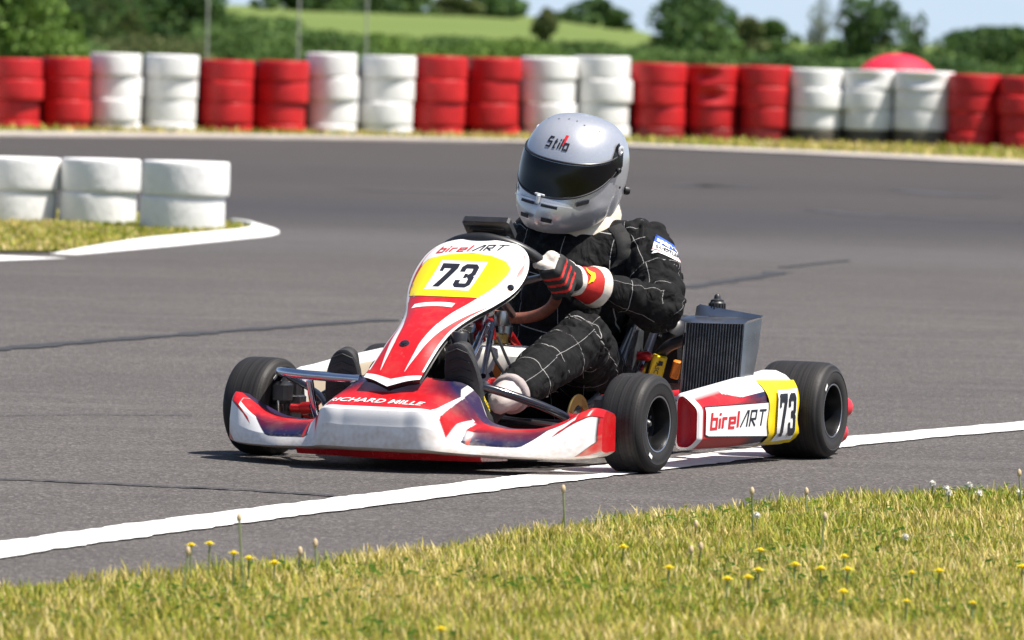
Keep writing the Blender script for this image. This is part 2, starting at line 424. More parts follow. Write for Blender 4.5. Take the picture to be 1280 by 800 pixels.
# ------------------------------------------------------------------ tyre walls
def wall_mat(name, base, hi, dirt):
    t = NT(name); v = t.coord(); inf = t.node('ShaderNodeObjectInfo')
    off = t.node('ShaderNodeVectorMath', operation='MULTIPLY_ADD'); t.link(inf.outputs['Random'], off.inputs[0])
    off.inputs[1].default_value = (37, 19, 53); t.link(v, off.inputs[2]); p = off.outputs[0]
    n = t.noise(p, 5, 5, .6); n2 = t.noise(p, 13, 4, .7)
    c = t.ramp(n, [(.3, base), (.7, hi)])
    c = t.mix(t.math('MULTIPLY', t.ramp(n2, [(.52, (0, 0, 0)), (.75, (1, 1, 1))]), .42), c, dirt)
    t.set(color=c, rough=.5, spec=.4); t.bump(n2, .25, .02); return t.m
m_wred = wall_mat('red_painted_rubber', (.42, .008, .012, 1), (.58, .018, .02, 1), (.22, .008, .01, 1))
m_wwhite = wall_mat('white_painted_rubber', (.74, .735, .73, 1), (.82, .81, .79, 1), (.52, .51, .50, 1))
m_wdark = wall_mat('worn_rubber', (.05, .045, .035, 1), (.10, .085, .06, 1), (.03, .028, .025, 1))
m_wredirt = wall_mat('muddy_red_rubber', (.16, .012, .012, 1), (.34, .02, .02, 1), (.05, .03, .02, 1))
def car_tyre_mesh(mat, h=.225, rad=.3, dent=0.0, seed=0):
    r0 = rad; prof = [(r0 * .62, h * .06), (r0 * .70, 0), (r0 * .95, 0.001), (r0 * .98, h * .018), (r0 * .991, h * .055), (r0 * .998, h * .18), (r0 * 1.0, h * .42),
                      (r0 * 1.0, h * .58), (r0 * .998, h * .82), (r0 * .991, h * .945), (r0 * .98, h * .982), (r0 * .95, h - .001), (r0 * .70, h), (r0 * .62, h * .94), (r0 * .60, h * .5)]
    mb = MB(); mb.lathe(prof, 40, 'Z', closed=True)
    rn = random.Random(seed); ph = rn.uniform(0, 6)
    V = []
    for x, y, z in mb.v:
        a = math.atan2(y, x); k = 1 + .012 * math.sin(2 * a + ph) + .006 * math.sin(5 * a + ph * 2)
        if dent:
            d = math.exp(-((a + 1.75) / .5) ** 2 - ((z / h - .55) / .24) ** 2); k -= dent * d
        V.append((x * k, y * k, z))
    mb.v = V
    return mb
tyre_mesh = {}
def wall_tyre(c, loc, rad, label, group, dent=0.0, seed=0, h=.225, tilt=(0, 0)):
    key = (c, dent, seed % 3)
    if key not in tyre_mesh:
        o = car_tyre_mesh(None, .225, .3, dent, seed).build('wall_tyre', {'r': m_wred, 'w': m_wwhite, 'd': m_wdark, 'm': m_wredirt}[c], sharp=60)
        tyre_mesh[key] = o.data
    else:
        o = bpy.data.objects.new('wall_tyre', tyre_mesh[key]); col.objects.link(o)
    o.location = loc; o.rotation_euler = (tilt[0], tilt[1], random.uniform(-.25, .25) if dent else random.uniform(0, 6.28))
    k = rad / .3; o.scale = (k, k, h / .225)
    return tag(o, label, 'tyre', group)
stacks = [('r', -20, 48, 72, 160), ('r', 49, 110, 72, 162), ('w', 110, 174, 68, 164), ('w', 177, 244, 70, 165), ('r', 247, 313, 74.5, 164), ('r', 315, 381, 75, 165), ('w', 382, 445, 68, 168), ('w', 447, 515, 69, 167),
          ('r', 515, 581, 70.5, 169), ('r', 582, 648, 71.5, 169), ('w', 649, 719, 70.5, 170), ('w', 719, 787, 71, 173), ('r', 789, 856, 79, 174), ('r', 857, 922, 81.5, 175), ('r', 923, 989, 82.5, 177),
          ('w', 988, 1055, 87.5, 180), ('w', 1053, 1118, 88, 181), ('w', 1117, 1190, 89.5, 183), ('r', 1185, 1250, 93.5, 185), ('r', 1248, 1313, 96.5, 187)]
stacks = [('w', -155, -88, 70, 158), ('w', -88, -20, 71, 159)] + stacks + [('r', 1314, 1380, 98, 189), ('w', 1381, 1447, 100, 191)]
cn = {'r': 'red', 'w': 'white'}
ords = ['first', 'second', 'third', 'fourth', 'fifth', 'sixth', 'seventh', 'eighth', 'ninth', 'tenth', 'eleventh', 'twelfth', 'thirteenth', 'fourteenth', 'fifteenth', 'sixteenth', 'seventeenth', 'eighteenth', 'nineteenth', 'twentieth']
rown = ['bottom', 'third from the top', 'second from the top', 'top']
for si, (c, x0, x1, yt, yb) in enumerate(stacks):
    vis = si - 2
    xm = (x0 + x1) / 2; base = G(xm, interp(xm, [-155, 0, 300, 640, 900, 1100, 1280, 1447], [159.5, 162, 166.3, 171.5, 177, 182.3, 188, 193]))
    sc = FPX / base.y; rad = (x1 - x0) / sc / 2 * 1.03; H = (yb + 1.5 - yt) / sc; h = H / (3.42 + .045 * min(max(vis - 8, 0), 9)); sink = 4 * h - H     # the lowest tyres have settled into the turf
    for k in range(4):
        cc = c
        if k == 0 and 12 <= vis <= 17: cc = 'm' if c == 'r' else 'd'
        dent = 0.0
        if vis == 13 and k in (2, 3): dent = .30
        if vis in (16, 17) and k == 3: dent = .22
        jx, jy = random.uniform(-.018, .018), random.uniform(-.02, .03)
        if 0 <= vis < 20:
            what = {'r': 'red painted tyre', 'w': 'white painted tyre', 'm': 'muddy red tyre', 'd': 'dirty unpainted tyre'}[cc]
            lab = f"{'dented ' if dent else ''}{what}, {rown[k]} of the {ords[vis]} far stack from the left"
        else:
            lab = f"{cn[c]} painted tyre, {rown[k]} of the {'outer' if si in (0, len(stacks) - 1) else 'inner'} stack past the {'left' if vis < 0 else 'right'} end"
        ra = rad * (1 - .012 * (3 - k)) * random.uniform(.98, 1.01)
        wall_tyre(cc, (base.x + jx, base.y + .3 + jy, k * h - sink), ra, lab, 'painted tyres of the far tyre wall', dent, seed=si * 4 + k, h=h * .995, tilt=(random.uniform(-.01, .01), random.uniform(-.012, .012)))
# made-up dark strip behind the stacks, standing in for shade in the slits
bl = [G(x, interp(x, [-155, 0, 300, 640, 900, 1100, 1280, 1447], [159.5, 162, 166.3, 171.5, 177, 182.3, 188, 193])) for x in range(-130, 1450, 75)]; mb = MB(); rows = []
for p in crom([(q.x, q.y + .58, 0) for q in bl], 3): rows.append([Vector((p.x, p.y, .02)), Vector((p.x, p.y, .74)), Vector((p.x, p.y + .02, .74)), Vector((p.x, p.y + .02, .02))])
mb.grid(rows, closed_u=True, cap=True); tag(mb.build('slit_shade_strip', M('slit_shade_black', (.006, .006, .006, 1), .9, var=.3), smooth=False), 'added dark strip standing in for shade in slits between the far tyre stacks', 'strip')
# the nearer white wall on the island: two layers
isx = [(-150, -38, 196, 279, 'part hidden left'), (-36, 69, 197, 280, 'left end'), (69, 170, 199, 283, 'middle'), (171, 282, 202, 290, 'right end')]
for i, (x0, x1, yt, yb, nm) in enumerate(isx):
    base = G((x0 + x1) / 2, yb); sc = FPX / base.y; rad = (x1 - x0) / sc / 2; h = (yb - yt) / sc / 2
    for k in range(2):
        wall_tyre('w', (base.x + (.01 if k else -.006), base.y + .26, k * h), rad * (1.0 if k else .972), f"white painted tyre, {'upper' if k else 'lower'}, {nm} stack on the grass island", 'white tyres of the island wall', seed=i + k, h=h * .995)
# ------------------------------------------------------------------ grass and flowers
def leafmat(name, rough=.7, trans=.25):
    t = NT(name); a = t.node('ShaderNodeVertexColor', layer_name='Col').outputs['Color']
    t.set(color=a, rough=rough, spec=.25)
    tr = t.node('ShaderNodeBsdfTranslucent'); t.link(a, tr.inputs['Color'])
    mx = t.node('ShaderNodeMixShader'); mx.inputs[0].default_value = trans
    t.link(t.b.outputs[0], mx.inputs[1]); t.link(tr.outputs[0], mx.inputs[2]); t.link(mx.outputs[0], t.out.inputs['Surface'])
    return t.m
m_leaf = leafmat('foliage_leaf'); m_blade = leafmat('grass_blade', .6, .3)
def raw_mesh(name, V, quads, C, mat):
    """fast path for many small faces: V (n,3), quads (m,4), C (n,3)"""
    me = bpy.data.meshes.new(name); n, m = len(V), len(quads)
    me.vertices.add(n); me.vertices.foreach_set('co', V.astype(np.float32).ravel())
    me.loops.add(m * 4); me.polygons.add(m)
    me.loops.foreach_set('vertex_index', quads.astype(np.int32).ravel())
    me.polygons.foreach_set('loop_start', np.arange(0, m * 4, 4, dtype=np.int32))
    at = me.color_attributes.new('Col', 'FLOAT_COLOR', 'POINT')
    at.data.foreach_set('color', np.c_[C, np.ones(n)].astype(np.float32).ravel())
    me.materials.append(mat); me.update(calc_edges=True)
    o = bpy.data.objects.new(name, me); col.objects.link(o); return o
PAL = np.array([[.20, .25, .022], [.29, .32, .03], [.42, .375, .055], [.56, .44, .14], [.68, .56, .27], [.13, .20, .02]])
def blades(name, P, hmin, hmax, wd, pal_p, patch=None, z0=0.0, bend=.5, hm=1.0):
    n = len(P); h = hm * rng.uniform(hmin, hmax, n) * rng.choice([1, 1, 1, 1.25, .7], n); a = rng.uniform(0, 2 * np.pi, n)
    d = np.c_[np.cos(a), np.sin(a)]; s = np.c_[-d[:, 1], d[:, 0]]
    ln = rng.uniform(.1, bend + .3, n) * h; w = wd * rng.uniform(.6, 1.4, n)
    V = np.zeros((n, 6, 3))
    for k, (t, ww) in enumerate(((0, 1), (.55, .8), (1, .12))):
        off = d * (ln * t ** 1.8)[:, None]; zz = z0 + h * (t - .12 * t * t)
        for q, sg in ((0, -1), (1, 1)):
            V[:, 2 * k + q, :2] = P + off + sg * s * (w * ww / 2)[:, None]; V[:, 2 * k + q, 2] = zz
    idx = np.arange(n)[:, None] * 6
    Q = np.concatenate([idx + np.array([0, 1, 3, 2]), idx + np.array([2, 3, 5, 4])])
    ci = rng.choice(len(PAL), n, p=pal_p)
    if patch is not None:   # straw-coloured patches
        dry = patch > rng.uniform(.2, .9, n); ci = np.where(dry, rng.choice([2, 3, 4], n, p=[.3, .45, .25]), ci)
    C = PAL[ci] * rng.uniform(.75, 1.25, (n, 1))
    C6 = np.repeat(C[:, None, :], 6, 1)
    return tag(raw_mesh(name, V.reshape(-1, 3), Q, C6.reshape(-1, 3), m_blade), kind='stuff')
def fbm(P, s, seed=0):
    return np.array([noise.noise(Vector((x * s + seed, y * s, seed * .37))) for x, y in P]) * .5 + .5
def scatter(n, x0, x1, y0, y1): return np.c_[rng.uniform(x0, x1, n), rng.uniform(y0, y1, n)]
# near verge
P = scatter(215000, -1.75, 1.95, 13.2, 19.6)
ex = np.array([p.x for p in NE]); ey = np.array([p.y for p in NE])
edge = np.interp(P[:, 0], ex, ey) + .06 * np.sin(P[:, 0] * 9) + .05 * np.sin(P[:, 0] * 23 + 1)
P = P[(P[:, 1] < edge)]
pt = fbm(P, 2.2, 3) * .6 + fbm(P, 9, 8) * .4
e2 = np.interp(P[:, 0], ex, ey) - P[:, 1]
P1 = P
blades('verge_grass', P1, .010, .034, .0034, [.16, .28, .27, .16, .06, .07], patch=(pt - .5) * 2.6 + .42, z0=.004, hm=np.clip(.35 + 1.5 * (fbm(P1, 4.5, 12) * .6 + fbm(P1, 13, 21) * .4),   .45, 1.45))
# low broad-leaved clover in the grass, as flat little leaves
nl = 5200; Pc = scatter(nl * 3, -1.6, 1.85, 13.4, 19.6); Pc = Pc[(Pc[:, 1] < np.interp(Pc[:, 0], ex, ey) - .03) & (fbm(Pc, 2.6, 31) > .56)]
nl = len(Pc); rr_ = rng.uniform(.005, .011, nl); aa_ = rng.uniform(0, 6.28, nl); zz = rng.uniform(.008, .034, nl); tx, ty = rng.uniform(-.45, .45, nl), rng.uniform(-.6, .1, nl); VV = np.zeros((nl, 4, 3))
for k in range(4):
    dx, dy = np.cos(aa_ + k * 1.571) * rr_, np.sin(aa_ + k * 1.571) * rr_; VV[:, k, 0] = Pc[:, 0] + dx; VV[:, k, 1] = Pc[:, 1] + dy; VV[:, k, 2] = zz + dx * tx + dy * ty
CC = np.array([[.07, .17, .03], [.11, .22, .035], [.17, .26, .05]])[rng.choice(3, nl)] * rng.uniform(.8, 1.2, (nl, 1))
tag(raw_mesh('clover_leaves', VV.reshape(-1, 3), np.arange(nl * 4).reshape(-1, 4), np.repeat(CC, 4, 0), m_blade), kind='stuff')
# island turf and the strip below the tyre wall
ip = [(p.x, p.y) for p in isl]
Q = scatter(60000, -4.4, -1.0, 38, 52); Q = Q[inpoly(Q[:, 0], Q[:, 1], ip)]
blades('island_grass', Q, .01, .036, .012, [.2, .32, .22, .12, .08, .06], patch=(fbm(Q, 1.2, 5) - .5) * 2 + .45, z0=.008)
fx = np.array([p.x for p in FL_]); fy = np.array([p.y for p in FL_])
Q = scatter(60000, -9, 9, 60, 90); fe = np.interp(Q[:, 0], fx, fy) + 1.55 ; Q = Q[(Q[:, 1] > fe) & (Q[:, 1] < fe + 9)]
blades('wall_foot_grass', Q, .02, .075, .022, [.22, .30, .22, .16, .06, .04], patch=(fbm(Q, .5, 9) - .5) * 2 + .5, z0=.01)

m_petal = M('yellow_petals', (.88, .72, .03, 1), .6, var=.1, scale=200); m_stem = M('flower_stem', (.22, .26, .10, 1), .7, var=.2)
m_clover = M('clover_head', (.72, .70, .64, 1), .8, var=.15, scale=300); m_seed = M('dry_seed_head', (.55, .42, .25, 1), .8, var=.25, scale=200)
def flower(px, py, kind, label, group, hgt, r=.013, lean=0.0):
    """px, py: where the head shows; it stands on the verge hgt below it"""
    d = ray(px, py); t = (hgt - CAMH) / d.z; head = CAMP + d * t
    foot = Vector((head.x - lean * hgt, head.y + random.uniform(-.01, .02), .004))
    rt = empty({'d': 'dandelion', 'c': 'clover_flower', 's': 'seed_stalk'}[kind], Matrix.Translation(foot)); tag(rt, label, {'d': 'dandelion', 'c': 'clover', 's': 'flower stalk'}[kind], group)
    top = head - foot; mid = top * .5 + Vector((lean * .01, 0, 0))
    MB().tube(crom([(0, 0, 0), mid, top], 4), [.0021] * 9, 6).build('stem', m_stem, rt)
    hb = MB()
    if kind == 'd':
        for ring, (nn, rr, up) in enumerate(((16, 1.0, .15), (13, .75, .4), (9, .45, .7))):
            for k in range(nn):
                a = 6.283 * (k + .5 * ring) / nn + random.uniform(-.1, .1); c, s_ = math.cos(a), math.sin(a); q = rr * r * random.uniform(.85, 1.1); ww = r * .16
                b = Vector((0, 0, 0)); e = Vector((c * q, s_ * q, up * r * .55)); n_ = Vector((-s_, c, 0)) * ww
                hb.add([top + b - n_ * .4, top + b + n_ * .4, top + e + n_, top + e * 1.05 - n_, ], [(0, 1, 2, 3)])
        hb.lathe([(0, -r * .35), (r * .35, -r * .2), (r * .4, .1 * r), (r * .3, .45 * r), (0, .5 * r)], 8, 'Z', at=top)
    elif kind == 'c':
        for k in range(46):
            z = random.uniform(-.5, 1); a = random.uniform(0, 6.28); q = math.sqrt(max(0, 1 - z * z)); dirv = Vector((q * math.cos(a), q * math.sin(a), z)); pp = top + dirv * r * .55
            n_ = dirv.cross(Vector((0, 0, 1))).normalized() * r * .17; hb.add([pp - n_, pp + n_, pp + dirv * r * .5 + n_, pp + dirv * r * .5 - n_], [(0, 1, 2, 3)])
        hb.lathe([(0, -r * .7), (r * .6, -r * .3), (r * .7, .2 * r), (r * .4, .65 * r), (0, .75 * r)], 10, 'Z', at=top)
    else:
        hb.lathe([(0, -r * .9), (r * .35, -r * .5), (r * .5, 0), (r * .42, r * .6), (r * .15, r * 1.0), (0, r * 1.05)], 8, 'Z', at=top)
    hb.build('flower_head', {'d': m_petal, 'c': m_clover, 's': m_seed}[kind], rt, smooth=kind == 's')
dand = [(239, 682), (262, 680), (292, 692), (311, 698), (343, 704), (779, 684), (836, 710), (909, 724), (935, 722), (950, 688), (994, 706), (1026, 711), (1055, 696), (1059, 712), (1054, 740), (1140, 716), (1174, 714), (1133, 752), (1216, 754), (1278, 709), (948, 713), (551, 787)]
dand.sort()
for i, (x, y) in enumerate(dand):
    hh = {239: .085, 262: .085, 292: .085, 311: .07}.get(x, .055)
    r_ = .012 if y < 700 else .013
    if x in (1140, 1133, 1216): r_ = .010
    flower(x, y, 'd', f"yellow dandelion in the front verge, {['', ''][0]}{ords[i] if i < 20 else ['twenty-first', 'twenty-second'][i - 20]} one counting from the left", 'yellow dandelions in the verge', hh, r_)
clov = [(1166, 605), (1183, 611), (1186, 616.5), (1212, 607), (1224, 617), (1274, 616), (1132, 672), (946, 645)]
clov.sort()
for i, (x, y) in enumerate(clov):
    flower(x, y, 'c', f"white clover head at the verge edge, {ords[i]} from the left", 'white clover heads in the verge', .045, .0095)
stal = [(235, 690, .10), (299, 648, .17), (940, 615, .125), (1008, 615, .06), (1031, 646, .09), (864, 688, .05), (876, 684, .05), (1274, 592, .11), (394, 680, .08), (704, 612, .115), (375, 690, .06), (870, 656, .04)]
stal.sort()
for i, (x, y, hh) in enumerate(stal):
    flower(x, y, 's', f"thin dry flower stalk rising from the verge, {ords[i]} from the left", 'dry flower stalks in the verge', hh, .011, random.uniform(-.12, .12))

# ------------------------------------------------------------------ far land
def hill():
    n, m = 60, 50; rows = []
    for j in range(m):
        y = 420 + 1100 * (j / (m - 1)); row = []
        for i in range(n):
            x = -320 + 640 * i / (n - 1); px = 640 + x / y * FPX
            # a long ridge to the left that falls away to the right
            hgt = interp(px, [-600, 0, 300, 640, 760, 810, 850, 950, 2000], [3.4, 3.4, 3.3, 3.0, 2.2, .9, -.3, -.8, -.8]) * (y / 1000)
            s = min(1, max(0, (y - 430) / 420)); s = s * s * (3 - 2 * s)
            row.append(Vector((x, y, hgt * s - .5 * (1 - s) + .15 * noise.noise(Vector((x * .02, y * .02, 0))))))
        rows.append(row)
    mb = MB(); mb.grid(rows); return tag(mb.build('hill_meadow', m_field, smooth=True, sharp=0), kind='structure')
hill()
m_bark = M('bark', (.09, .065, .045, 1), .9, var=.35, scale=6, bump=.6)
GS = 1.5
GRN = {'dark': [(.026, .056, .018), (.044, .085, .024), (.07, .115, .03)], 'mid': [(.045, .085, .024), (.07, .12, .03), (.10, .155, .04)],
       'light': [(.06, .105, .02), (.09, .15, .028), (.13, .20, .04)], 'olive': [(.045, .065, .022), (.075, .095, .032), (.12, .13, .05)]}
def crown_mesh(name, W, H, n, leaf, pal, par, base=.12, lobes=14, seed=0, cone=0.0, wisp=0.0):
    """many leaf sprays spread through overlapping uneven clumps, W wide, H tall"""
    r = np.random.default_rng(seed); V, C = [], []
    pc = np.array(GRN[pal]) * GS; per = n // lobes
    for k in range(lobes):
        t = r.uniform(0, 1); zc = base * H + (H * (1 - base)) * (t ** .85) * .92
        env = W / 2 * (1 - cone * t) * math.sqrt(max(.05, 1 - (max(0, t - .45) / .62) ** 2)) if not wisp else W / 2 * (1 - cone * t)
        a = r.uniform(0, 6.283); rr = env * math.sqrt(r.uniform(0, 1)) * .74
        cx, cy = rr * math.cos(a), rr * math.sin(a)
        s = np.array([env * r.uniform(.38, .62), env * r.uniform(.38, .62), max(H * r.uniform(.10, .19), env * .22)]) * (1 - wisp * .4)
        d = r.normal(size=(per, 3)); d /= np.linalg.norm(d, axis=1)[:, None]
        p = d * (r.uniform(.45, 1, (per, 1)) ** .5) * s + np.array([cx, cy, min(zc, H * .97 - s[2] * .6)])
        tone = pc[r.choice(3, per, p=[.4, .4, .2])] * r.uniform(.8, 1.25) * r.uniform(.8, 1.2, (per, 1))
        V.append(p); C.append(tone)
    P = np.concatenate(V); C = np.concatenate(C); m = len(P)
    P[:, 2] = np.maximum(P[:, 2], .02)
    u = r.normal(size=(m, 3)); u /= np.linalg.norm(u, axis=1)[:, None]; q = r.normal(size=(m, 3)); q -= u * (u * q).sum(1)[:, None]; q /= np.linalg.norm(q, axis=1)[:, None]
    L = leaf * r.uniform(.6, 1.5, (m, 1)); Wd = L * r.uniform(.35, .7, (m, 1))
    X = np.stack([P - u * L * .5, P + q * Wd * .5, P + u * L * .5, P - q * Wd * .5], 1).reshape(-1, 3)
    Q = np.arange(m * 4).reshape(-1, 4); o = raw_mesh(name, X, Q, np.repeat(C, 4, 0), m_leaf); o.parent = par; return o
def tree(px, dist, ypx_top, wpx, pal, label, cat, group, n=2600, leaf=None, seed=0, base=.15, ground_z=-.03, lobes=16, name='tree', cone=.15, wisp=0.0, trunks=1):
    s = FPX / dist; top = Y(px, ypx_top, dist); foot = Vector((top.x, dist, ground_z)); H = top.z - ground_z; W = wpx / s
    rt = empty(name, Matrix.Translation(foot)); tag(rt, label, cat, group)
    mb = MB(); rn = random.Random(seed)
    for k in range(trunks):
        ox = rn.uniform(-.15, .15) * W * (trunks > 1)
        ln = [(ox, 0, -.05), (ox + rn.uniform(-.02, .02) * W, 0, H * .35), (ox + rn.uniform(-.05, .05) * W, 0, H * .65), (ox, 0, H * .86)]
        mb.tube(ln, [H * .035, H * .028, H * .018, H * .006], 8)
        for b in range(6):
            z = H * rn.uniform(.25, .7); a = rn.uniform(0, 6.28); q = W * .33
            mb.tube([(ox, 0, z), (ox + q * .5 * math.cos(a), q * .5 * math.sin(a), z + H * .08), (ox + q * math.cos(a), q * math.sin(a), z + H * .2)], [H * .012, H * .009, H * .004], 6)
    mb.build('trunk', m_bark, rt)
    crown_mesh('crown', W * 1.12, H, int(n * 1.7), leaf or max(.05, 7.0 / s), pal, rt, base, lobes, seed, cone, wisp)
    return rt
T = tree
g1, g2, g3 = 'trees behind the left of the wall', 'trees on the skyline of the hill', 'trees behind the right of the wall'
# left: a crisp bush close behind the wall, then broad dark trees
T(22, 108, -34, 130, 'light', 'bright green leafy bush at the far left behind the tyre wall', 'bush', g1, 5200, .09, 1, .02, lobes=30, name='bush', cone=.1)
T(88, 118, 14, 60, 'light', 'low bright green bush tip right of the leafy far left bush', 'bush', g1, 1600, .085, 2, .02, lobes=16, name='bush', cone=.5)
T(75, 230, -60, 170, 'dark', 'tall dark tree rising behind the bright far left bush', 'tree', g1, 4200, None, 3, .0, lobes=26)
T(150, 240, -50, 175, 'olive', 'broad mid green tree above the first pair of white stacks', 'tree', g1, 5200, None, 4, .0, lobes=34)
T(224, 220, -30, 112, 'dark', 'dark round tree left of the thin grey post pair', 'tree', g1, 4000, None, 5, .0, lobes=26)
T(268, 250, 6, 70, 'mid', 'small mid green tree between dark round tree and sky gap', 'tree', g1, 1500, None, 6)
T(325, 260, 22, 130, 'mid', 'low rounded bush under the small sky gap on the left', 'bush', g1, 2400, None, 7, name='bush', lobes=20)
# skyline of the hill
def gz(px, dist): 
    hgt = interp(px, [-600, 0, 300, 640, 760, 810, 850, 950, 2000], [3.4, 3.4, 3.3, 3.0, 2.2, .9, -.3, -.8, -.8]) * (dist / 1000)
    s = min(1, max(0, (dist - 430) / 420)); return hgt * s * s * (3 - 2 * s)
sk = [(355, -28, 70, 'dark', 'dark tree at the left end of the skyline row'), (400, -16, 70, 'mid', 'second skyline tree, paler, beside the dark left end tree'), (455, -10, 80, 'dark', 'skyline tree above the taller field post'),
      (515, -14, 80, 'mid', 'mid green skyline tree left of the pale bushy one'), (568, -6, 60, 'olive', 'pale olive skyline bush in the middle of the tree row'), (615, -12, 80, 'dark', 'dark skyline tree left of the sky gap above the helmet'),
      (645, 2, 36, 'mid', 'small skyline tree at the right edge of the tree row'), (712, 14, 44, 'dark', 'low dark tree at the start of the hilltop clump'), (745, -2, 60, 'dark', 'tallest dark tree of the hilltop clump right of the sky gap'), (772, 14, 36, 'mid', 'small tree at the right end of the hilltop clump')]
for i, (px, yt, wp, pal, lab) in enumerate(sk):
    T(px, 900 + 12 * i, yt, wp, pal, lab, 'tree', g2, 1500, None, 20 + i, ground_z=gz(px, 900 + 12 * i) - .4, lobes=14)
T(682, 520, 11, 34, 'olive', 'slim bare looking tree standing alone in the pale meadow', 'tree', None, 900, None, 41, .1, ground_z=-.1, lobes=14)
# hedge bank in front of the meadow
for i, (px, yt, wp, pal) in enumerate([(70, 52, 150, 'mid'), (190, 47, 150, 'olive'), (300, 34, 150, 'mid'), (395, 38, 150, 'mid'), (480, 44, 150, 'light'), (565, 47, 150, 'mid'), (650, 50, 150, 'light'), (730, 54, 150, 'mid'), (800, 59, 120, 'mid')]):
    T(px, 168 + 4 * (i % 3), yt, wp, pal, f"{ords[i]} clump from the left of the green hedge bank before the meadow", 'hedge', 'clumps of the hedge bank', 5200, .085, 60 + i, .0, lobes=44, name='hedge', cone=.0)
for i, (px, yt, wp, pal) in enumerate([(880, 66, 150, 'mid'), (985, 70, 150, 'dark'), (1085, 74, 150, 'mid'), (1190, 76, 150, 'dark'), (1290, 78, 150, 'mid')]):
    T(px, 140 + 4 * (i % 2), yt, wp, pal, f"{ords[i]} clump from the left of the low scrub behind the right half of the wall", 'scrub', 'clumps of scrub behind the wall', 3200, .085, 160 + i, .0, lobes=34, name='scrub', cone=.0)
# right side
T(868, 330, -16, 118, 'dark', 'tall dark twin topped tree right of the meadow', 'tree', g3, 4200, None, 80, .05, lobes=26)
T(900, 300, 30, 70, 'mid', 'mid green bush leaning against the dark twin topped tree', 'bush', g3, 1600, None, 81, .02, name='bush')
T(960, 420, 26, 90, 'mid', 'mid green round tree between the twin topped tree and dark shrub', 'tree', g3, 2600, None, 82, .05, lobes=20)
T(930, 380, 20, 50, 'olive', 'pale olive tree top just right of the twin topped tree', 'tree', g3, 1400, None, 83, .05)
T(1028, 200, -6, 60, 'olive', 'thin feathery shrub left of the dark wispy shrub', 'bush', g3, 1100, .07, 84, .02, name='bush', lobes=22, wisp=.6, cone=.5)
T(1088, 165, -4, 120, 'dark', 'dark wispy shrub with loose branches above the red umbrella', 'bush', g3, 3600, .10, 85, .02, lobes=40, name='bush', wisp=.5, cone=.45, trunks=3)
T(1140, 170, 8, 54, 'dark', 'leaning dark branchy shrub right of the red umbrella top', 'bush', g3, 1300, .09, 86, .02, lobes=24, name='bush', wisp=.6, cone=.4, trunks=2)
T(1050, 180, 48, 110, 'mid', 'low green bush behind the third trio of red stacks', 'bush', g3, 2200, .11, 87, .0, name='bush', lobes=20)
T(1180, 260, 62, 90, 'mid', 'low bush right of the red umbrella behind white stacks', 'bush', g3, 1600, None, 88, .0, name='bush', lobes=16)
T(1245, 380, 33, 130, 'dark', 'large domed tree at the right end behind the red stacks', 'tree', g3, 4200, None, 89, .05, lobes=28)
T(1290, 200, 46, 40, 'light', 'fresh green bush tip at the right edge of the view', 'bush', g3, 1000, .1, 90, .0, name='bush')
T(1350, 400, 40, 120, 'mid', 'mid green tree just past the right edge', 'tree', g3, 2000, None, 91, .05)
# field posts
m_post = M('weathered_post', (.34, .33, .31, 1), .8, var=.2)
for px, wpx, lab in ((258, 2.6, 'grey wooden post left of the small sky gap'), (372, 2.6, 'grey wooden post in the middle of the meadow posts'), (457, 2.4, 'grey wooden post nearest the helmet')):
    b = Y(px, 90, 150.0); r_ = wpx * .5 * 150 / FPX
    mb = MB(); mb.lathe([(r_, -.4), (r_, 1.2), (r_ * .9, 2.6), (r_ * .5, 2.66), (0, 2.67)], 10, 'Z')
    o = mb.build('post', m_post); o.location = (b.x, 150, 0); tag(o, lab, 'post', 'grey posts behind the wall')
# red umbrella propped on the ground behind the wall
m_umb = M('red_umbrella_cloth', (.62, .012, .045, 1), .7, var=.1, scale=4); m_shaft = M('umbrella_shaft', (.3, .3, .32, 1), .35, metal=1)
uc = Y(1122, 67, 92.0); rt = empty('umbrella', Matrix.Translation((uc.x, 92, 0))); tag(rt, 'open red umbrella showing above the white stacks of the tyre wall', 'umbrella')
mb = MB(); rows = []
ur, ut = .50, uc.z
for j in range(9):
    t = j / 8; row = []
    for k in range(64):
        a = 2 * math.pi * k / 64; sag = 1 - .06 * t * (1 - abs(math.cos(4 * a))) ; rr = ur * math.sin(t * 1.35) / math.sin(1.35) * sag
        row.append(Vector((rr * math.cos(a), rr * math.sin(a), ut - .30 * (1 - math.cos(t * 1.35)) / (1 - math.cos(1.35)))))
    rows.append(row)
mb.grid(rows, closed_u=True); mb.build('canopy', m_umb, rt, sharp=0)
MB().tube([(0, 0, .02), (0, 0, ut + .03)], .008, 8).build('shaft', m_shaft, rt)
mb = MB()
for k in range(8):
    a = math.pi / 4 * k; mb = MB(); mb.tube([(0, 0, ut - .02), (ur * .5 * math.cos(a), ur * .5 * math.sin(a), ut - .09), (ur * .94 * math.cos(a), ur * .94 * math.sin(a), ut - .30)], .004, 5); mb.build('rib', m_shaft, rt)
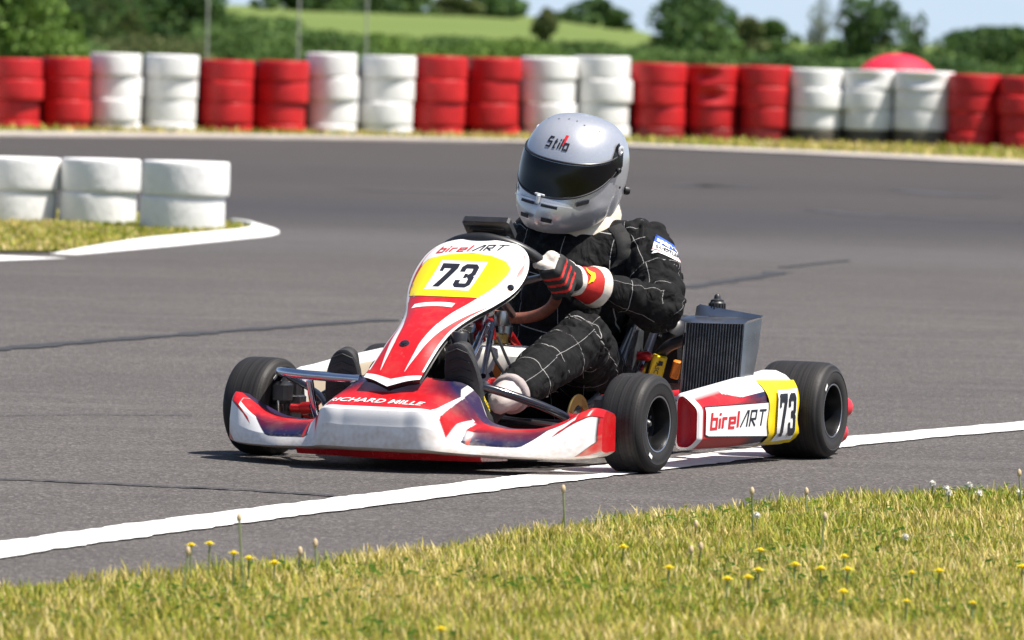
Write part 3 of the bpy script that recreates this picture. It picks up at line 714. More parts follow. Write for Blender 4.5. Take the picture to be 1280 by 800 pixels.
# ------------------------------------------------------------------ the kart
WH, RD, NV, BK, YL = (.72, .71, .70, 1), (.47, .008, .012, 1), (.012, .012, .05, 1), (.012, .012, .014, 1), (.85, .66, .005, 1)
m_print = MV('printed_plastic', .32, .0, .15, spec=.38)
m_rubber = None
def slick():
    t = NT('slick_rubber'); v = t.coord(); n = t.noise(v, 30, 4)
    sep = t.node('ShaderNodeSeparateXYZ'); t.link(v, sep.inputs[0])
    ln = t.node('ShaderNodeTexNoise'); ln.noise_dimensions = '1D'; ln.inputs['Scale'].default_value = 160; ln.inputs['Detail'].default_value = 3; t.link(sep.outputs[1], ln.inputs['W'])
    t.set(color=t.mix(t.ramp(ln.outputs[0], [(.35, (0, 0, 0)), (.72, (1, 1, 1))]), (.010, .0095, .0095, 1), (.034, .031, .029, 1)), rough=t.math('MULTIPLY_ADD', n, .25, .45), spec=.3)
    t.bump(t.noise(v, 260, 3), .25, .002); return t.m
m_rubber = slick()
m_rim = M('black_magnesium', (.015, .015, .016, 1), .35, metal=.6); m_lip = M('bare_rim_edge', (.5, .5, .52, 1), .3, metal=1)
m_chrome = M('blued_chrome', (.55, .58, .66, 1), .12, metal=1, var=.05); m_steel = M('brushed_steel', (.45, .45, .46, 1), .3, metal=1, var=.2)
m_blk = M('black_plastic', (.018, .018, .02, 1), .4, var=.25); m_gloss = M('black_enamel_tube', (.012, .013, .02, 1), .12, coat=.6)
m_redan = M('red_anodised', (.42, .01, .012, 1), .3, metal=.5); m_redpl = M('red_plastic', (.58, .02, .03, 1), .4, var=.1)
m_chassis = M('red_chassis_paint', (.45, .012, .014, 1), .25, coat=.5); m_gold = M('gold_disc', (.62, .42, .14, 1), .28, metal=1)
m_white = M('white_nylon', (.74, .72, .67, 1), .45, var=.1, scale=9); m_alu = M('aluminium', (.36, .36, .37, 1), .30, metal=1, var=.15, scale=12)
m_mark = M('white_marking', (.78, .78, .76, 1), .5, var=.05); m_inkk = M('black_print', (.012, .012, .018, 1), .4); m_inkr = M('red_print', (.55, .012, .018, 1), .4)
m_inkg = M('grey_print', (.35, .33, .32, 1), .5)
m_brown = M('brown_rubber_grip', (.20, .068, .04, 1), .5, var=.3, scale=60, bump=.6); m_seat = M('seat_fibreglass', (.05, .055, .062, 1), .22, coat=.4, var=.3)
m_yel = M('yellow_plastic', (.80, .50, .005, 1), .4, var=.08); m_org = M('orange_plastic', (.75, .20, .01, 1), .4)
kart = empty('go_kart', KM)
tag(kart, 'red and white racing kart number 73 cornering on the dark track', 'go-kart')

m_hub = M('dark_hub_steel', (.10, .10, .105, 1), .4, metal=.8)
def kart_wheel(F, L, rad, w, steer, mark_ang, inner_sign, name='wheel'):
    """hub part with tyre and rim below it; outer side is sign of L"""
    sg = 1 if L > 0 else -1
    mtx = Matrix.Translation((F, L, rad)) @ Matrix.Rotation(steer, 4, 'Z')
    hb = MB(); h = w / 2
    hb.lathe([(0, sg * h * .62), (.006, sg * h * .62), (.008, sg * h * .58), (.011, sg * h * .5), (.012, sg * h * .36), (.030, 0), (.033, -sg * .03), (.020, -sg * (h + .01)), (0, -sg * (h + .01))], 20)
    for k in range(3):
        a = 2.094 * k + .4; hb.lathe([(0, sg * (h * .26 + .012)), (.005, sg * (h * .26 + .011)), (.006, sg * h * .2)], 8, at=(.026 * math.cos(a), 0, .026 * math.sin(a)))
    wh = hb.build(name, m_hub, kart, M4=mtx)
    tb = MB(); r = rad
    prof = [(.0655, h * .80), (.072, h * .97), (.080, h * 1.02), (r * .74, h * 1.045), (r * .80, h * 1.035), (r * .815, h * 1.05), (r * .90, h * .985), (r * .955, h * .90), (r * .985, h * .78), (r * .996, h * .62), (r, h * .3)]
    prof = prof + [(a, -b) for a, b in prof[::-1]]
    tb.lathe(prof, 80, closed=True)
    for s_ in (1, -1):   # white sidewall mark
        rows = []
        for t_ in np.linspace(-.11, .11, 6):
            a = mark_ang + t_; rows.append([Vector((q * math.cos(a), s_ * (h * 1.05 + .0012), q * math.sin(a))) for q in (r * .70, r * .77)])
        tb.grid(rows, 1)
    tb.build('tyre', [m_rubber, m_mark], wh)
    rb = MB()
    rb.lathe([(.0665, h * .80), (.0715, h * .93), (.0695, h * .96), (.066, h * .92), (.0625, h * .70), (.060, h * .2), (.058, -h * .15 * sg * 0 + -.002), (.03, -.004)], 48) if False else None
    o1 = h * sg
    rb.lathe([(.0725, o1 * .955), (.0735, o1 * .985), (.0690, o1 * .985), (.0645, o1 * .86), (.0620, o1 * .45), (.0605, o1 * .30), (.050, o1 * .22), (.036, o1 * .26), (.03, o1 * .30), (.012, o1 * .32), (0, o1 * .32)], 56)
    rb.lathe([(.0725, -o1 * .955), (.0735, -o1 * .985), (.0690, -o1 * .985), (.0645, -o1 * .86), (.0620, -o1 * .45), (.0605, -o1 * .04), (.058, -o1 * .02)], 56)
    rb.lathe([(.0738, o1 * .988), (.0738, o1 * .998), (.0708, o1 * .998), (.0700, o1 * .988)], 56, mi=1)
    rb.tube([(.052, o1 * .3, .035), (.050, o1 * .75, .034)], .004, 6, 1)
    rb.build('rim', [m_rim, m_lip], wh)
    return wh
kart_wheel(0.0, .535, .130, .118, R(-4), -1.0, 1)
kart_wheel(0.0, -.535, .130, .118, R(-6), 1.0, 1)
kart_wheel(-1.05, .597, .132, .185, 0, .75, 1)
kart_wheel(-1.05, -.597, .132, .185, 0, 2.0, 1)

# --- front spoiler: cross sections from the middle out to a wing tip, mirrored
#     each section: lower back, lower front, chin, upper front edge, top mid, top back  as (F, z)
SEC = [(.000, [(.24, .052), (.46, .050), (.506, .062), (.508, .118), (.499, .160), (.400, .202), (.25, .236), (.23, .215)]),
       (.080, [(.24, .052), (.46, .050), (.504, .062), (.506, .118), (.497, .160), (.398, .200), (.25, .234), (.23, .212)]),
       (.148, [(.24, .052), (.45, .050), (.496, .062), (.496, .117), (.486, .158), (.390, .190), (.25, .224), (.23, .206)]),
       (.166, [(.24, .050), (.43, .048), (.484, .060), (.480, .110), (.466, .152), (.375, .182), (.25, .214), (.23, .196)]),
       (.186, [(.24, .048), (.41, .046), (.462, .057), (.450, .097), (.432, .138), (.358, .166), (.25, .196), (.23, .178)]),
       (.222, [(.24, .046), (.40, .044), (.440, .054), (.424, .086), (.400, .112), (.340, .126), (.27, .140), (.25, .126)]),
       (.265, [(.22, .045), (.38, .043), (.420, .052), (.404, .082), (.370, .106), (.318, .115), (.25, .118), (.23, .108)]),
       (.325, [(.20, .044), (.365, .042), (.400, .050), (.388, .078), (.355, .104), (.306, .115), (.22, .114), (.20, .105)]),
       (.390, [(.17, .044), (.335, .042), (.368, .049), (.360, .080), (.334, .110), (.290, .123), (.19, .120), (.17, .110)]),
       (.445, [(.15, .044), (.300, .042), (.333, .049), (.328, .088), (.308, .128), (.276, .144), (.17, .138), (.15, .122)]),
       (.486, [(.14, .046), (.27, .045), (.300, .052), (.300, .100), (.286, .150), (.258, .168), (.17, .158), (.15, .140)]),
       (.513, [(.14, .052), (.235, .050), (.264, .058), (.266, .107), (.254, .158), (.232, .176), (.16, .168), (.15, .150)]),
       (.526, [(.135, .062), (.20, .060), (.226, .066), (.228, .110), (.218, .154), (.202, .168), (.15, .160), (.135, .15)])]
def spoiler_pt(L, t):
    """t 0..7 along the section"""
    P = sec_at(abs(L)); j = min(int(t), 6); q = t - j
    p0, p1, p2, p3 = P[max(j - 1, 0)], P[j], P[j + 1], P[min(j + 2, 7)]; out = []
    for d in (0, 1):      # a softened polyline
        lin_ = p1[d] * (1 - q) + p2[d] * q
        cr = .5 * (2 * p1[d] + (p2[d] - p0[d]) * q + (2 * p0[d] - 5 * p1[d] + 4 * p2[d] - p3[d]) * q * q + (3 * p1[d] - p0[d] - 3 * p2[d] + p3[d]) * q ** 3)
        out.append(.72 * lin_ + .28 * cr)
    return Vector((out[0], L, out[1]))
_SL = np.array([s[0] for s in SEC]); _SV = np.array([s[1] for s in SEC])          # sections, 8, 2
_dl = np.diff(_SL)[:, None, None]; _sl = np.diff(_SV, axis=0) / _dl
_SM = np.concatenate([_sl[:1] * 0, (_sl[:-1] * _dl[1:] + _sl[1:] * _dl[:-1]) / (_dl[1:] + _dl[:-1]), _sl[-1:]])
_sc = {}
def sec_at(a):
    """smooth blend of the sections, cached"""
    k = round(a, 5)
    if k not in _sc:
        i = min(max(int(np.searchsorted(_SL, a)) - 1, 0), len(_SL) - 2); h = _SL[i + 1] - _SL[i]; t = min(max((a - _SL[i]) / h, 0), 1)
        _sc[k] = ((2 * t ** 3 - 3 * t * t + 1) * _SV[i] + (t ** 3 - 2 * t * t + t) * h * _SM[i] + (3 * t * t - 2 * t ** 3) * _SV[i + 1] + (t ** 3 - t * t) * h * _SM[i + 1]).tolist()
    return _sc[k]
def mixc(a, b, t):
    t = min(max(t, 0), 1)
    if a is RD and b is NV:      # the airbrushed fade goes through maroon
        m = (.13, .006, .016, 1); a, b, t = (a, m, t * 2) if t < .5 else (m, b, t * 2 - 1)
    return tuple(a[i] * (1 - t) + b[i] * t for i in range(3)) + (1,)
def seg(x, xs, ys): return float(np.interp(x, xs, ys))
def inp(x, y, P):
    r_ = False
    for i in range(len(P)):
        (x1, y1), (x2, y2) = P[i - 1], P[i]
        if (y1 > y) != (y2 > y) and x < (x2 - x1) * (y - y1) / (y2 - y1) + x1: r_ = not r_
    return r_
def aa(fn, u, v, du, dv):
    """average the print over one cell so its edges stay even"""
    cs = [fn(u + a * du, v + b * dv) for a, b in ((-.3, -.3), (.3, -.3), (-.3, .3), (.3, .3))]
    return tuple(sum(c[i] for c in cs) / 4 for i in range(3)) + (1,)
WL = [(.215, 2.86), (.23, 2.70), (.35, 2.82), (.3625, 2.92), (.415, 4.10), (.476, 4.45)]          # lower edge of the dark wing field
WB = [(.402, 2.88), (.439, 3.76), (.484, 4.10), (.50, 4.3)]; WC = [(.410, 3.24), (.457, 3.76), (.505, 3.92), (.518, 3.9)]
def spoiler_col(L, t):
    """livery laid out on the shell: L across, t round the section (3 chin .. 4 front edge .. 6 top back)"""
    a = abs(L)
    be = seg(t, [4.2, 4.35, 5.4, 5.7], [.148, .155, .169, .155])
    if t > 4.17 and a < be and t < 6.2:                     # bonnet: red, fading to navy at its rear corners and foot
        if a > be - .0018: return BK
        f = max(0, (a - .05) / .09) * max(0, (t - 4.9) / .8) + max(0, 1 - a / .06) * max(0, (t - 5.4) / .9); return mixc(RD, NV, f * 1.1)
    if t > 6.2 or t < 2: return WH
    if a < .164: return WH
    if t > 4.55 and a < .172 and t > 5.4: return WH
    if t > 5.45 and a > .1705: return mixc(RD, NV, .95)
    P3 = [(.1695, 3.74), (.174, 5.42), (.182, 5.6), (.212, 5.0), (.184, 2.85)]
    if inp(a, t, P3): return mixc(RD, NV, (t - 4.1) / 1.5)
    if a < .182: return WH
    if inp(a, t, [(.184, 2.82), (.2205, 5.05), (.2172, 2.96)]): return WH
    if t > 5.05 and a < .24: return mixc(RD, NV, (.24 - a) * 20)
    if a < .4755 or t > 4.4:
        lo = seg(a, [q[0] for q in WL], [q[1] for q in WL])
        if a < .216: return WH
        if a < .4755 and t > lo:
            if t < lo + .05: return BK
            if abs(a - (.2315 - .003 * (t - 2.7))) < .005 and t < 4.7: return (.55, .012, .01, 1)
            return mixc(RD, NV, 1.25 - (t - 2.75) / 1.9) if a < .40 else mixc(RD, NV, max(0, 1.1 - (t - lo) / .8) * max(0, (.43 - a) / .03))
    if a > .402 and t > 2.85:
        tb, tc = seg(a, [q[0] for q in WB], [q[1] for q in WB]), seg(a, [q[0] for q in WC], [q[1] for q in WC])
        if a < .41: tc = tb
        if tc < t < tb: return BK if t < tc + .05 else RD
        if t >= tb and a < .476: return WH
        if t >= tb: return RD
    e = seg(t, [1.5, 2.6, 3.85], [.450, .517, .5175])
    if a > e and 1 < t: return BK if a < e + .003 else RD
    return WH
def grime(c, L, t):
    """scraped and stained along the lower lip"""
    if t > 3.3: return c
    n = noise.noise(Vector((L * 22, t * 2.5, 1))) * .5 + noise.noise(Vector((L * 90, t * 5, 4))) * .5
    return mixc(c, (.46, .36, .26, 1), min(.65, max(0, (3.1 - t) / 1.3 * .5 + n * .5)) if t < 3.0 else max(0, n - .25) * .5)
def front_spoiler():
    Ls = np.concatenate([np.linspace(-.526, .526, 620)]); ts = np.concatenate([np.linspace(0, 2, 16)[:-1], np.linspace(2, 6, 170), np.linspace(6, 7, 6)[1:]])
    mb = MB(); rows, C = [], []
    for L in Ls:
        rows.append([spoiler_pt(L, t) for t in ts]); C += [grime(aa(spoiler_col, L, t, .0017, .023), L, t) for t in ts]
    mb.grid(rows, 0, C, closed_u=True)
    n = len(ts)
    for rw in (rows[0], rows[-1]): mb.add(rw, [tuple(range(n))], 0, [RD] * n)
    # lettering along the bonnet's front edge
    txt = font_text('RICHARD MILLE', .0165, .014, .25, 1.05); sq = .272 / txt[2]; txt = ([(x * sq, y) for x, y in txt[0]], txt[1], .272); wd = txt[2]
    def fn(x, y):
        tt = 4.37 - .25 * x + y * 13; p = spoiler_pt(x, tt); q = spoiler_pt(x, tt + .08); d = (q - p).normalized(); nrm = Vector((-d.z, 0, d.x))
        if nrm.z < 0: nrm = -nrm
        return p + nrm * .0014
    put(mb, txt, fn, 1, ox=-.150)
    mb.c += [(1, 1, 1, 1)] * (len(mb.v) - len(mb.c))
    return mb.build('front_spoiler', [m_print, m_mark], kart, color=True, sharp=50)
front_spoiler()
# red skid lip below the spoiler
mb = MB(); rows = []
for L in np.linspace(-.26, .26, 12):
    f = .47 - abs(L) * .25; rows.append([Vector((.22, L, .048)), Vector((f, L, .050)), Vector((f - .012, L, .032)), Vector((.22, L, .028))])
mb.grid(rows, closed_u=True, cap=True); mb.build('skid_lip', m_chassis, kart)

# --- nassau panel
PS = [0, .07, .16, .25, .36, .47, .57, .67, .78, .88, .95, 1.0]     # s: bottom .. top
PF = [.388, .362, .322, .275, .212, .138, .058, -.012, -.075, -.125, -.155, -.175]
PZ = [.243, .264, .295, .330, .364, .397, .429, .464, .507, .548, .574, .590]
PH = [.079, .078, .077, .077, .080, .097, .128, .153, .160, .148, .122, .085]
PD = [.00, .008, .018, .03, .04, .05, .052, .052, .046, .038, .03, .02]
def panel_pt(x, s, off=0.0):
    """x in -1..1 across"""
    hw = seg(s, PS, PHs) if False else float(np.interp(s, SS, SH)); F = float(np.interp(s, SS, SF)); z = float(np.interp(s, SS, SZ)); d = float(np.interp(s, SS, SDv))
    a = abs(x); bend = max(0, (a - .45) / .55) ** 1.7
    return Vector((F - d * bend, hw * x, z - .006 * bend))
SS = np.linspace(0, 1, 100)
_cv = crom([(s, a, b) for s, a, b in zip(PS, PF, PZ)], 12); _cv2 = crom([(s, a, b) for s, a, b in zip(PS, PH, PD)], 12)
SF = np.interp(SS, [v[0] for v in _cv], [v[1] for v in _cv]); SZ = np.interp(SS, [v[0] for v in _cv], [v[2] for v in _cv])
SH = np.interp(SS, [v[0] for v in _cv2], [v[1] for v in _cv2]); SDv = np.interp(SS, [v[0] for v in _cv2], [v[2] for v in _cv2])
def panel_frame(x, s):
    e = .004; p = panel_pt(x, s); du = panel_pt(x + e, s) - panel_pt(x - e, s); dv = panel_pt(x, s + e) - panel_pt(x, s - e)
    n = du.cross(dv).normalized()
    return p, (n if n.x + n.z > 0 else -n)
RCS = [.05, .24, .36, .49, .61]
def panel_col(x, s):
    """printed field: yellow number plate over red, white borders"""
    hw = float(np.interp(s, SS, SH)); a = abs(x); ed = (1 - a) * hw; CREAM = (.72, .68, .57, 1)
    yr = seg(s, [.60, .69, .76, .807, .85, .88, .893], [.60, .6875, .75, .765, .66, .38, .02]) if x > 0 else seg(s, [.60, .74, .823, .85, .878, .893], [.93, .90, .88, .82, .46, .05])
    if .60 < s < .893 and a < yr:
        if s < .607 or (yr - a) * hw < .0017 or s > .889: return BK
        return YL
    if s > .60 or (s > .56 and a > .9):
        if .62 < s < .93 and .008 < ed < seg(s, [.62, .7, .8, .84, .93], [.014, .020, .019, .011, .0095]): return RD
        return WH
    rc = seg(s, RCS, [.36, .39, .45, .51, .605] if x > 0 else [.50, .53, .66, .86, .95])
    ws = seg(s, RCS, [.365, .62, .75, .88, 1.0] if x > 0 else [.505, .74, .88, 1, 1])
    if s < .032 and a < 1.01: return WH
    if a < rc: return RD
    if s < .06: return RD
    if (a - rc) * hw < .0012 and s > .40: return BK
    if a < ws: return mixc(WH, CREAM, (s - .40) * 6)
    if ed < .005 and s > .06: return WH
    return RD
def nassau():
    xs = np.linspace(-1, 1, 190); ss = np.linspace(0, 1, 330); mb = MB(); rows, C = [], []
    for s in ss:
        r_ = []
        for x in xs:
            p = panel_pt(x, s)
            if s < .09: p = p + Vector((.03 * (1 - s / .09) * (1 - abs(x)), 0, -.026 * (1 - s / .09) * (1 - abs(x))))   # V at the foot
            r_.append(p); C.append(aa(panel_col, x, s, .0106, .003))
        rows.append(r_)
    n0 = len(mb.v); mb.grid(rows, 0, C)
    # thickness: rim turned back, and a rear skin
    N = len(ss); m = len(xs)
    loop = [rows[i][0] for i in range(N)] + [rows[-1][j] for j in range(1, m)] + [rows[i][-1] for i in range(N - 2, -1, -1)] + [rows[0][j] for j in range(m - 2, 0, -1)]
    back = [p + Vector((-.016, 0, -.012)) + Vector((0, -.006 * (1 if p.y > 0 else -1), 0)) for p in loop]
    mb.grid([loop, back], 1, closed_u=True)
    rb = [[p + Vector((-.016, 0, -.012)) for p in r_[::6]] for r_ in rows[::6]]; mb.grid(rb, 1)
    def at(x, y, off=.0013):
        """x metres across, y as s"""
        hw = float(np.interp(y, SS, SH)); p, n = panel_frame(x / hw, y); return p + n * off
    S = lambda y, y0: y0 + y * 1.48       # metres up the face -> s
    # white number square and the digits
    g = []
    for j in range(9):
        k = j / 8; y = .650 + (.838 - .650) * k; g.append([at(xx, y, .0012) for xx in np.linspace(-.083 + .006 * k, .046 + .010 * k, 9)])
    mb.grid(g, 2)
    dg = digits73(.102, .80); put(mb, dg, lambda x, y: at(x, S(y, .668), .0022), 3, ox=-dg[2] / 2 - .014)
    a = strokes_text('birel', .027, .135, .32, .92, .16); b_ = strokes_text('ART', .027, .145, .35, 1.15, .14); k1, k2 = .100 / a[2], .088 / b_[2]
    put(mb, ([(x * k1, y) for x, y in a[0]], a[1], 0), lambda x, y: at(x, S(y, .905) + .16 * x, .0014), 4, ox=-.106)
    put(mb, ([(x * k2, y) for x, y in b_[0]], b_[1], 0), lambda x, y: at(x, S(y, .905) + .16 * x, .0014), 3, ox=-.004)
    # small white sticker with grey print below the plate, web address on the flank
    g = [[at(xx, yy + .0 + .010 * (1 - (xx / .05) ** 2), .0012) for xx in np.linspace(-.075, .038, 9)] for yy in (.522, .540, .552)]; mb.grid(g, 2)
    t = font_text('RACE LINE', .008, .0, .2, 1.3); put(mb, t, lambda x, y: at(x, S(y, .530) + .010 * (1 - (x / .05) ** 2), .002), 5, ox=-t[2] / 2 - .018)
    t = font_text('www.            t.com', .010, .004, .2, 1.0)
    for sg in (1, -1):
        def band(x, y):
            k = x / t[2]; k = k if sg > 0 else 1 - k; hw0, hw1 = .100, .143
            return at(sg * (hw0 + (hw1 - hw0) * k - y * .55), .588 + .105 * k + y * 1.1 * (1 if sg > 0 else 1), .0014)
        put(mb, t, band, 5)
    # bonnet fastener
    p, n = panel_frame(-.14, .232); rt_ = n.to_track_quat('Z', 'Y').to_matrix().to_4x4()
    mb.lathe([(.0135, 0), (.012, .003), (.008, .0035), (.0075, .006), (.004, .007), (0, .007)], 20, 'Z', at=p, mi=6, M4=rt_)
    p, n = panel_frame(.90, .69); rt_ = n.to_track_quat('Z', 'Y').to_matrix().to_4x4()
    mb.lathe([(.010, 0), (.009, .004), (.005, .008), (0, .009)], 16, 'Z', at=p, mi=6, M4=rt_)
    mb.c += [(.5, .5, .5, 1)] * (len(mb.v) - len(mb.c))
    return mb.build('nassau_panel', [m_print, m_blk, m_mark, m_inkk, m_inkr, m_inkg, m_gloss], kart, color=True, sharp=35)
nassau()

# --- side pods
def pod(sg):
    """long moulded box beside the seat: rounded-rectangle sections along F, top outer edge chamfered"""
    def dims(F):
        k = min(max((-F - .26) / .65, 0), 1)
        return .535 - .01 * k, .606 + .034 * k, .050 - .008 * k, .200 + .045 * k + (.024 if sg < 0 else 0) * (1 - .4 * k), k
    def ring(F, inset=0.0, n=120):
        Li, Lo, zb, zt, k = dims(F); cx, cz, hx, hz = (Li + Lo) / 2, (zb + zt) / 2, (Lo - Li) / 2 - inset, (zt - zb) / 2 - inset; out = []
        for i in range(n):
            a = 2 * math.pi * i / n; c, s = math.cos(a), math.sin(a); e = 2 / 7
            L = cx + hx * math.copysign(abs(c) ** e, c); z = cz + hz * math.copysign(abs(s) ** e, s)
            if z > cz: z -= max(0, L - (Lo - .045)) * .85 * (z - cz) / hz
            else: L -= max(0, (zb + .030 - z)) * .8 * (1 if L > cx else 0)
            out.append((L, z))
        return out
    fr = [(-.262, .006), (-.264, .003), (-.268, .001)]
    FF = [(F, i) for F, i in fr] + [(F, 0.0) for F in np.linspace(-.275, -.885, 170)] + [(-.90, .004), (-.906, .012), (-.908, .024)]
    def colour(F, L, z):
        Li, Lo, zb, zt, k = dims(F); zc = zt - .048
        if F > -.279: return WH
        if L < Li + .022 and z < zt - .02: return (.60, .52, .40, 1)          # road-stained inner wall
        if z > zc + .012 and L < Lo - .041: return WH                       # top face
        u = (z - zb) / (zc - zb)
        dk = max(0, (-F - .50) / .15)
        if u > 1.0: return WH if (F < -.60 + (z - zc) * 5 and z > zc + .012) or L < Lo - .036 else mixc(RD, NV, max(0, (-F - .54) / .12))
        if z > .166: return mixc(RD, NV, dk * (1.4 - u) * 1.6)
        if z < .082: return mixc(RD, NV, max(0, (-F - .56) / .08)) if z > zb + .003 + .05 * max(0, (-F - .52)) else WH
        return RD
    mb = MB(); rows, C = [], []
    for F, ins in FF:
        o = ring(F, ins); rows.append([Vector((F, sg * L, z)) for L, z in o]); C += [colour(F, L, z) for L, z in o]
    mb.grid(rows, 0, C, closed_u=True); n = len(rows[0]); mb.f.append(tuple(len(mb.v) - n + j for j in range(n))); mb.mi.append(0)
    # red scoop moulded into the front face
    f0 = rows[0]; Li, Lo, zb, zt, _ = dims(-.26); cx, cz = sg * (Li + Lo) / 2, (zb + zt) / 2 - .004
    def sh(f, F, m=1.0): return [Vector((F, cx + (p.y - cx) * f, cz + (p.z - cz) * (1 - (1 - f) * m))) for p in f0]
    mb.grid([sh(1, -.262), sh(.965, -.2605, .7)], 2, closed_u=True)
    mb.grid([sh(.965, -.2605, .7), sh(.93, -.263, .6), sh(.84, -.276, .5), sh(.4, -.284, .5), sh(.01, -.286, .6)], 1, closed_u=True)
    if sg > 0:
        RW = [(-r_[0].x, sorted((p.z, p.y) for p in r_ if p.y > sum(dims(r_[0].x)[:2]) / 2)) for r_ in rows]
        def at(x, z, off=.0016):
            i = min(range(len(RW)), key=lambda q: abs(RW[q][0] - x)); q_ = RW[i][1]
            return Vector((-x, float(np.interp(z, [q[0] for q in q_], [q[1] for q in q_])) + off, z))
        for x0, x1, o_, mi, gr in ((.292, .715, .0016, 3, 0), (.297, .712, .0024, 2, .0028)):
            g = []
            for j in range(7):
                row = []
                for i in range(22):
                    x = x0 + (x1 - x0) * i / 21; k = (x - .292) / .42; lo_, hi_ = .085 + gr - .014 * k, .166 - gr
                    lo_ += .004 * max(0, 1 - (x - x0) / .02) ; row.append(at(x, lo_ + (hi_ - lo_) * j / 6, o_))
                g.append(row)
            mb.grid(g, mi)
        a = strokes_text('birel', .043, .17, .10, .84, .15); b_ = strokes_text('ART', .043, .135, .22, .95, .12); k1, k2 = .196 / a[2], .165 / b_[2]
        put(mb, ([(x * k1, y) for x, y in a[0]], a[1], 0), lambda x, y: at(x, .106 + y - .006 * (x - .3), .0034), 4, ox=.328)
        put(mb, ([(x * k2, y) for x, y in b_[0]], b_[1], 0), lambda x, y: at(x, .106 + y - .006 * (x - .3), .0034), 3, ox=.328 + .192)
    mb.c += [(.5, .5, .5, 1)] * (len(mb.v) - len(mb.c))
    o = mb.build('side_pod', [m_print, m_redpl, m_mark, m_inkk, m_inkr], kart, color=True, sharp=50)
    if sg > 0:
        sb = MB(); g = []
        for j in range(15):
            u = j / 14; row = []
            for i in range(19):
                x = .700 + .205 * i / 18 + .006 * math.sin(j * .9) * (1 if i in (0, 18) else 0)
                z = .046 + (.226 - .046) * u + .006 * (i / 18 - .5) - .012 * max(0, u - .8) * i / 4; rip = .0025 * math.sin(i * .8 + j * .3) + .002 * noise.noise(Vector((i * .5, j * .5, 3)))
                p = at(min(x, .884), z, .0045 + max(0, rip)); p.x = -x; row.append(p)
            g.append(row)
        sb.grid(g, 0)
        sa = lambda x, z, o2=.0118: (lambda p: Vector((-x, p.y, p.z)))(at(min(x, .884), z, o2))
        sb.grid([[sa(.742 + .126 * i / 6 + .010 * j / 6, .057 + .138 * j / 6 + .02 * (.126 * i / 6)) for i in range(7)] for j in range(7)], 1)
        dg = digits73(.116, .70); put(sb, dg, lambda x, y: sa(x + .05 * (y - .06), .070 + y, .0136), 2, ox=.811 - dg[2] / 2)
        sb.build('number_sticker', [m_yel2, m_mark, m_inkk], o, sharp=0)
    return o
m_yel2 = M('yellow_sticker', (.82, .60, .01, 1), .35, var=.05)
pod(1); pod(-1)

# --- chassis, bars, steering
def tube(name, pts, r, mat, par=kart, n=10, smooth_pts=True, **kw):
    return MB().tube(crom(pts, 6) if smooth_pts and len(pts) > 2 else pts, r, n).build(name, mat, par, **kw)
mb = MB()
for sg in (1, -1):
    mb.tube(crom([(.30, sg * .16, .06), (.10, sg * .22, .055), (-.15, sg * .32, .055), (-.6, sg * .34, .06), (-.95, sg * .30, .09), (-1.15, sg * .30, .10)], 6), .016, 10)
    mb.tube([(.02, sg * .20, .06), (0, sg * .43, .12)], .014, 10)
for f, hw_ in ((.30, .16), (-.2, .32), (-.62, .33)): mb.tube([(f, -hw_, .06), (f, hw_, .06)], .015, 10)
fr = mb.build('chassis_frame', m_chassis, kart)
mb = MB(); mb.grid([[Vector((.30, -.16, .045)), Vector((.30, .16, .045))], [Vector((.1, -.22, .042)), Vector((.1, .22, .042))], [Vector((-.3, -.31, .042)), Vector((-.3, .31, .042))]])
mb.grid([[Vector((.30, -.16, .041)), Vector((.30, .16, .041))], [Vector((.1, -.22, .038)), Vector((.1, .22, .038))], [Vector((-.3, -.31, .038)), Vector((-.3, .31, .038))]]); mb.build('floor_tray', m_blk, kart)
for sg in (1, -1):
    # chromed hoop that carries the spoiler, with its stay
    tube('spoiler_bar', [(.22, sg * .13, .218), (.20, sg * .19, .214), (.13, sg * .30, .175), (.07, sg * .36, .140), (.05, sg * .372, .115)], .0115, m_gloss if sg > 0 else m_gloss)
    mb = MB(); mb.tube([(.06, sg * .36, .135), (.05, sg * .40, .130)], .017, 12); mb.lathe([(.008, -.02), (.012, -.018), (.012, .018), (.008, .02)], 12, at=(.05, sg * .415, .13)); mb.build('bar_clamp', m_redan, kart)
tube('spoiler_hoop', [(.02, -.47, .222), (.20, -.40, .232), (.26, -.30, .230), (.27, -.14, .225)], .0125, m_chrome)
tube('hoop_stay', [(.235, -.30, .215), (.22, -.29, .14), (.2, -.27, .07)], .010, m_chrome, smooth_pts=True)
tube('hoop_stay', [(.10, -.42, .215), (.16, -.30, .17), (.2, -.25, .10)], .009, m_gloss)
# steering knuckles, discs, tie rods
for sg in (1, -1):
    mb = MB(); mb.box((0, sg * .435, .13), (.04, .03, .065)); mb.tube([(0, sg * .44, .06), (0, sg * .44, .20)], .011, 12); mb.tube([(0, sg * .44, .13), (0, sg * .53, .13)], .012, 12); mb.build('steering_knuckle', m_redan if sg > 0 else m_hub, kart)
    mb = MB(); mb.lathe([(.060, -.003), (.084, -.003), (.085, 0), (.084, .003), (.060, .003), (.05, 0)], 40, at=(-.01, sg * .462, .145), closed=True); mb.lathe([(.0, -.004), (.055, -.003), (.055, .003), (0, .004)], 24, at=(-.01, sg * .462, .145)); mb.build('brake_disc', m_steel, kart)
    tube('tie_rod', [(-.06, sg * .42, .10), (-.05, sg * .05, .13)], .007, m_alu, smooth_pts=False)
    mb = MB(); mb.box((.05, sg * .462, .17), (.05, .05, .06), bev=.2); mb.build('brake_caliper', m_blk, kart)
mb = MB(); mb.lathe([(.050, -.003), (.078, -.003), (.079, 0), (.078, .003), (.050, .003)], 40, at=(-.16, .30, .112), closed=True); mb.build('gold_ring', m_gold, kart)
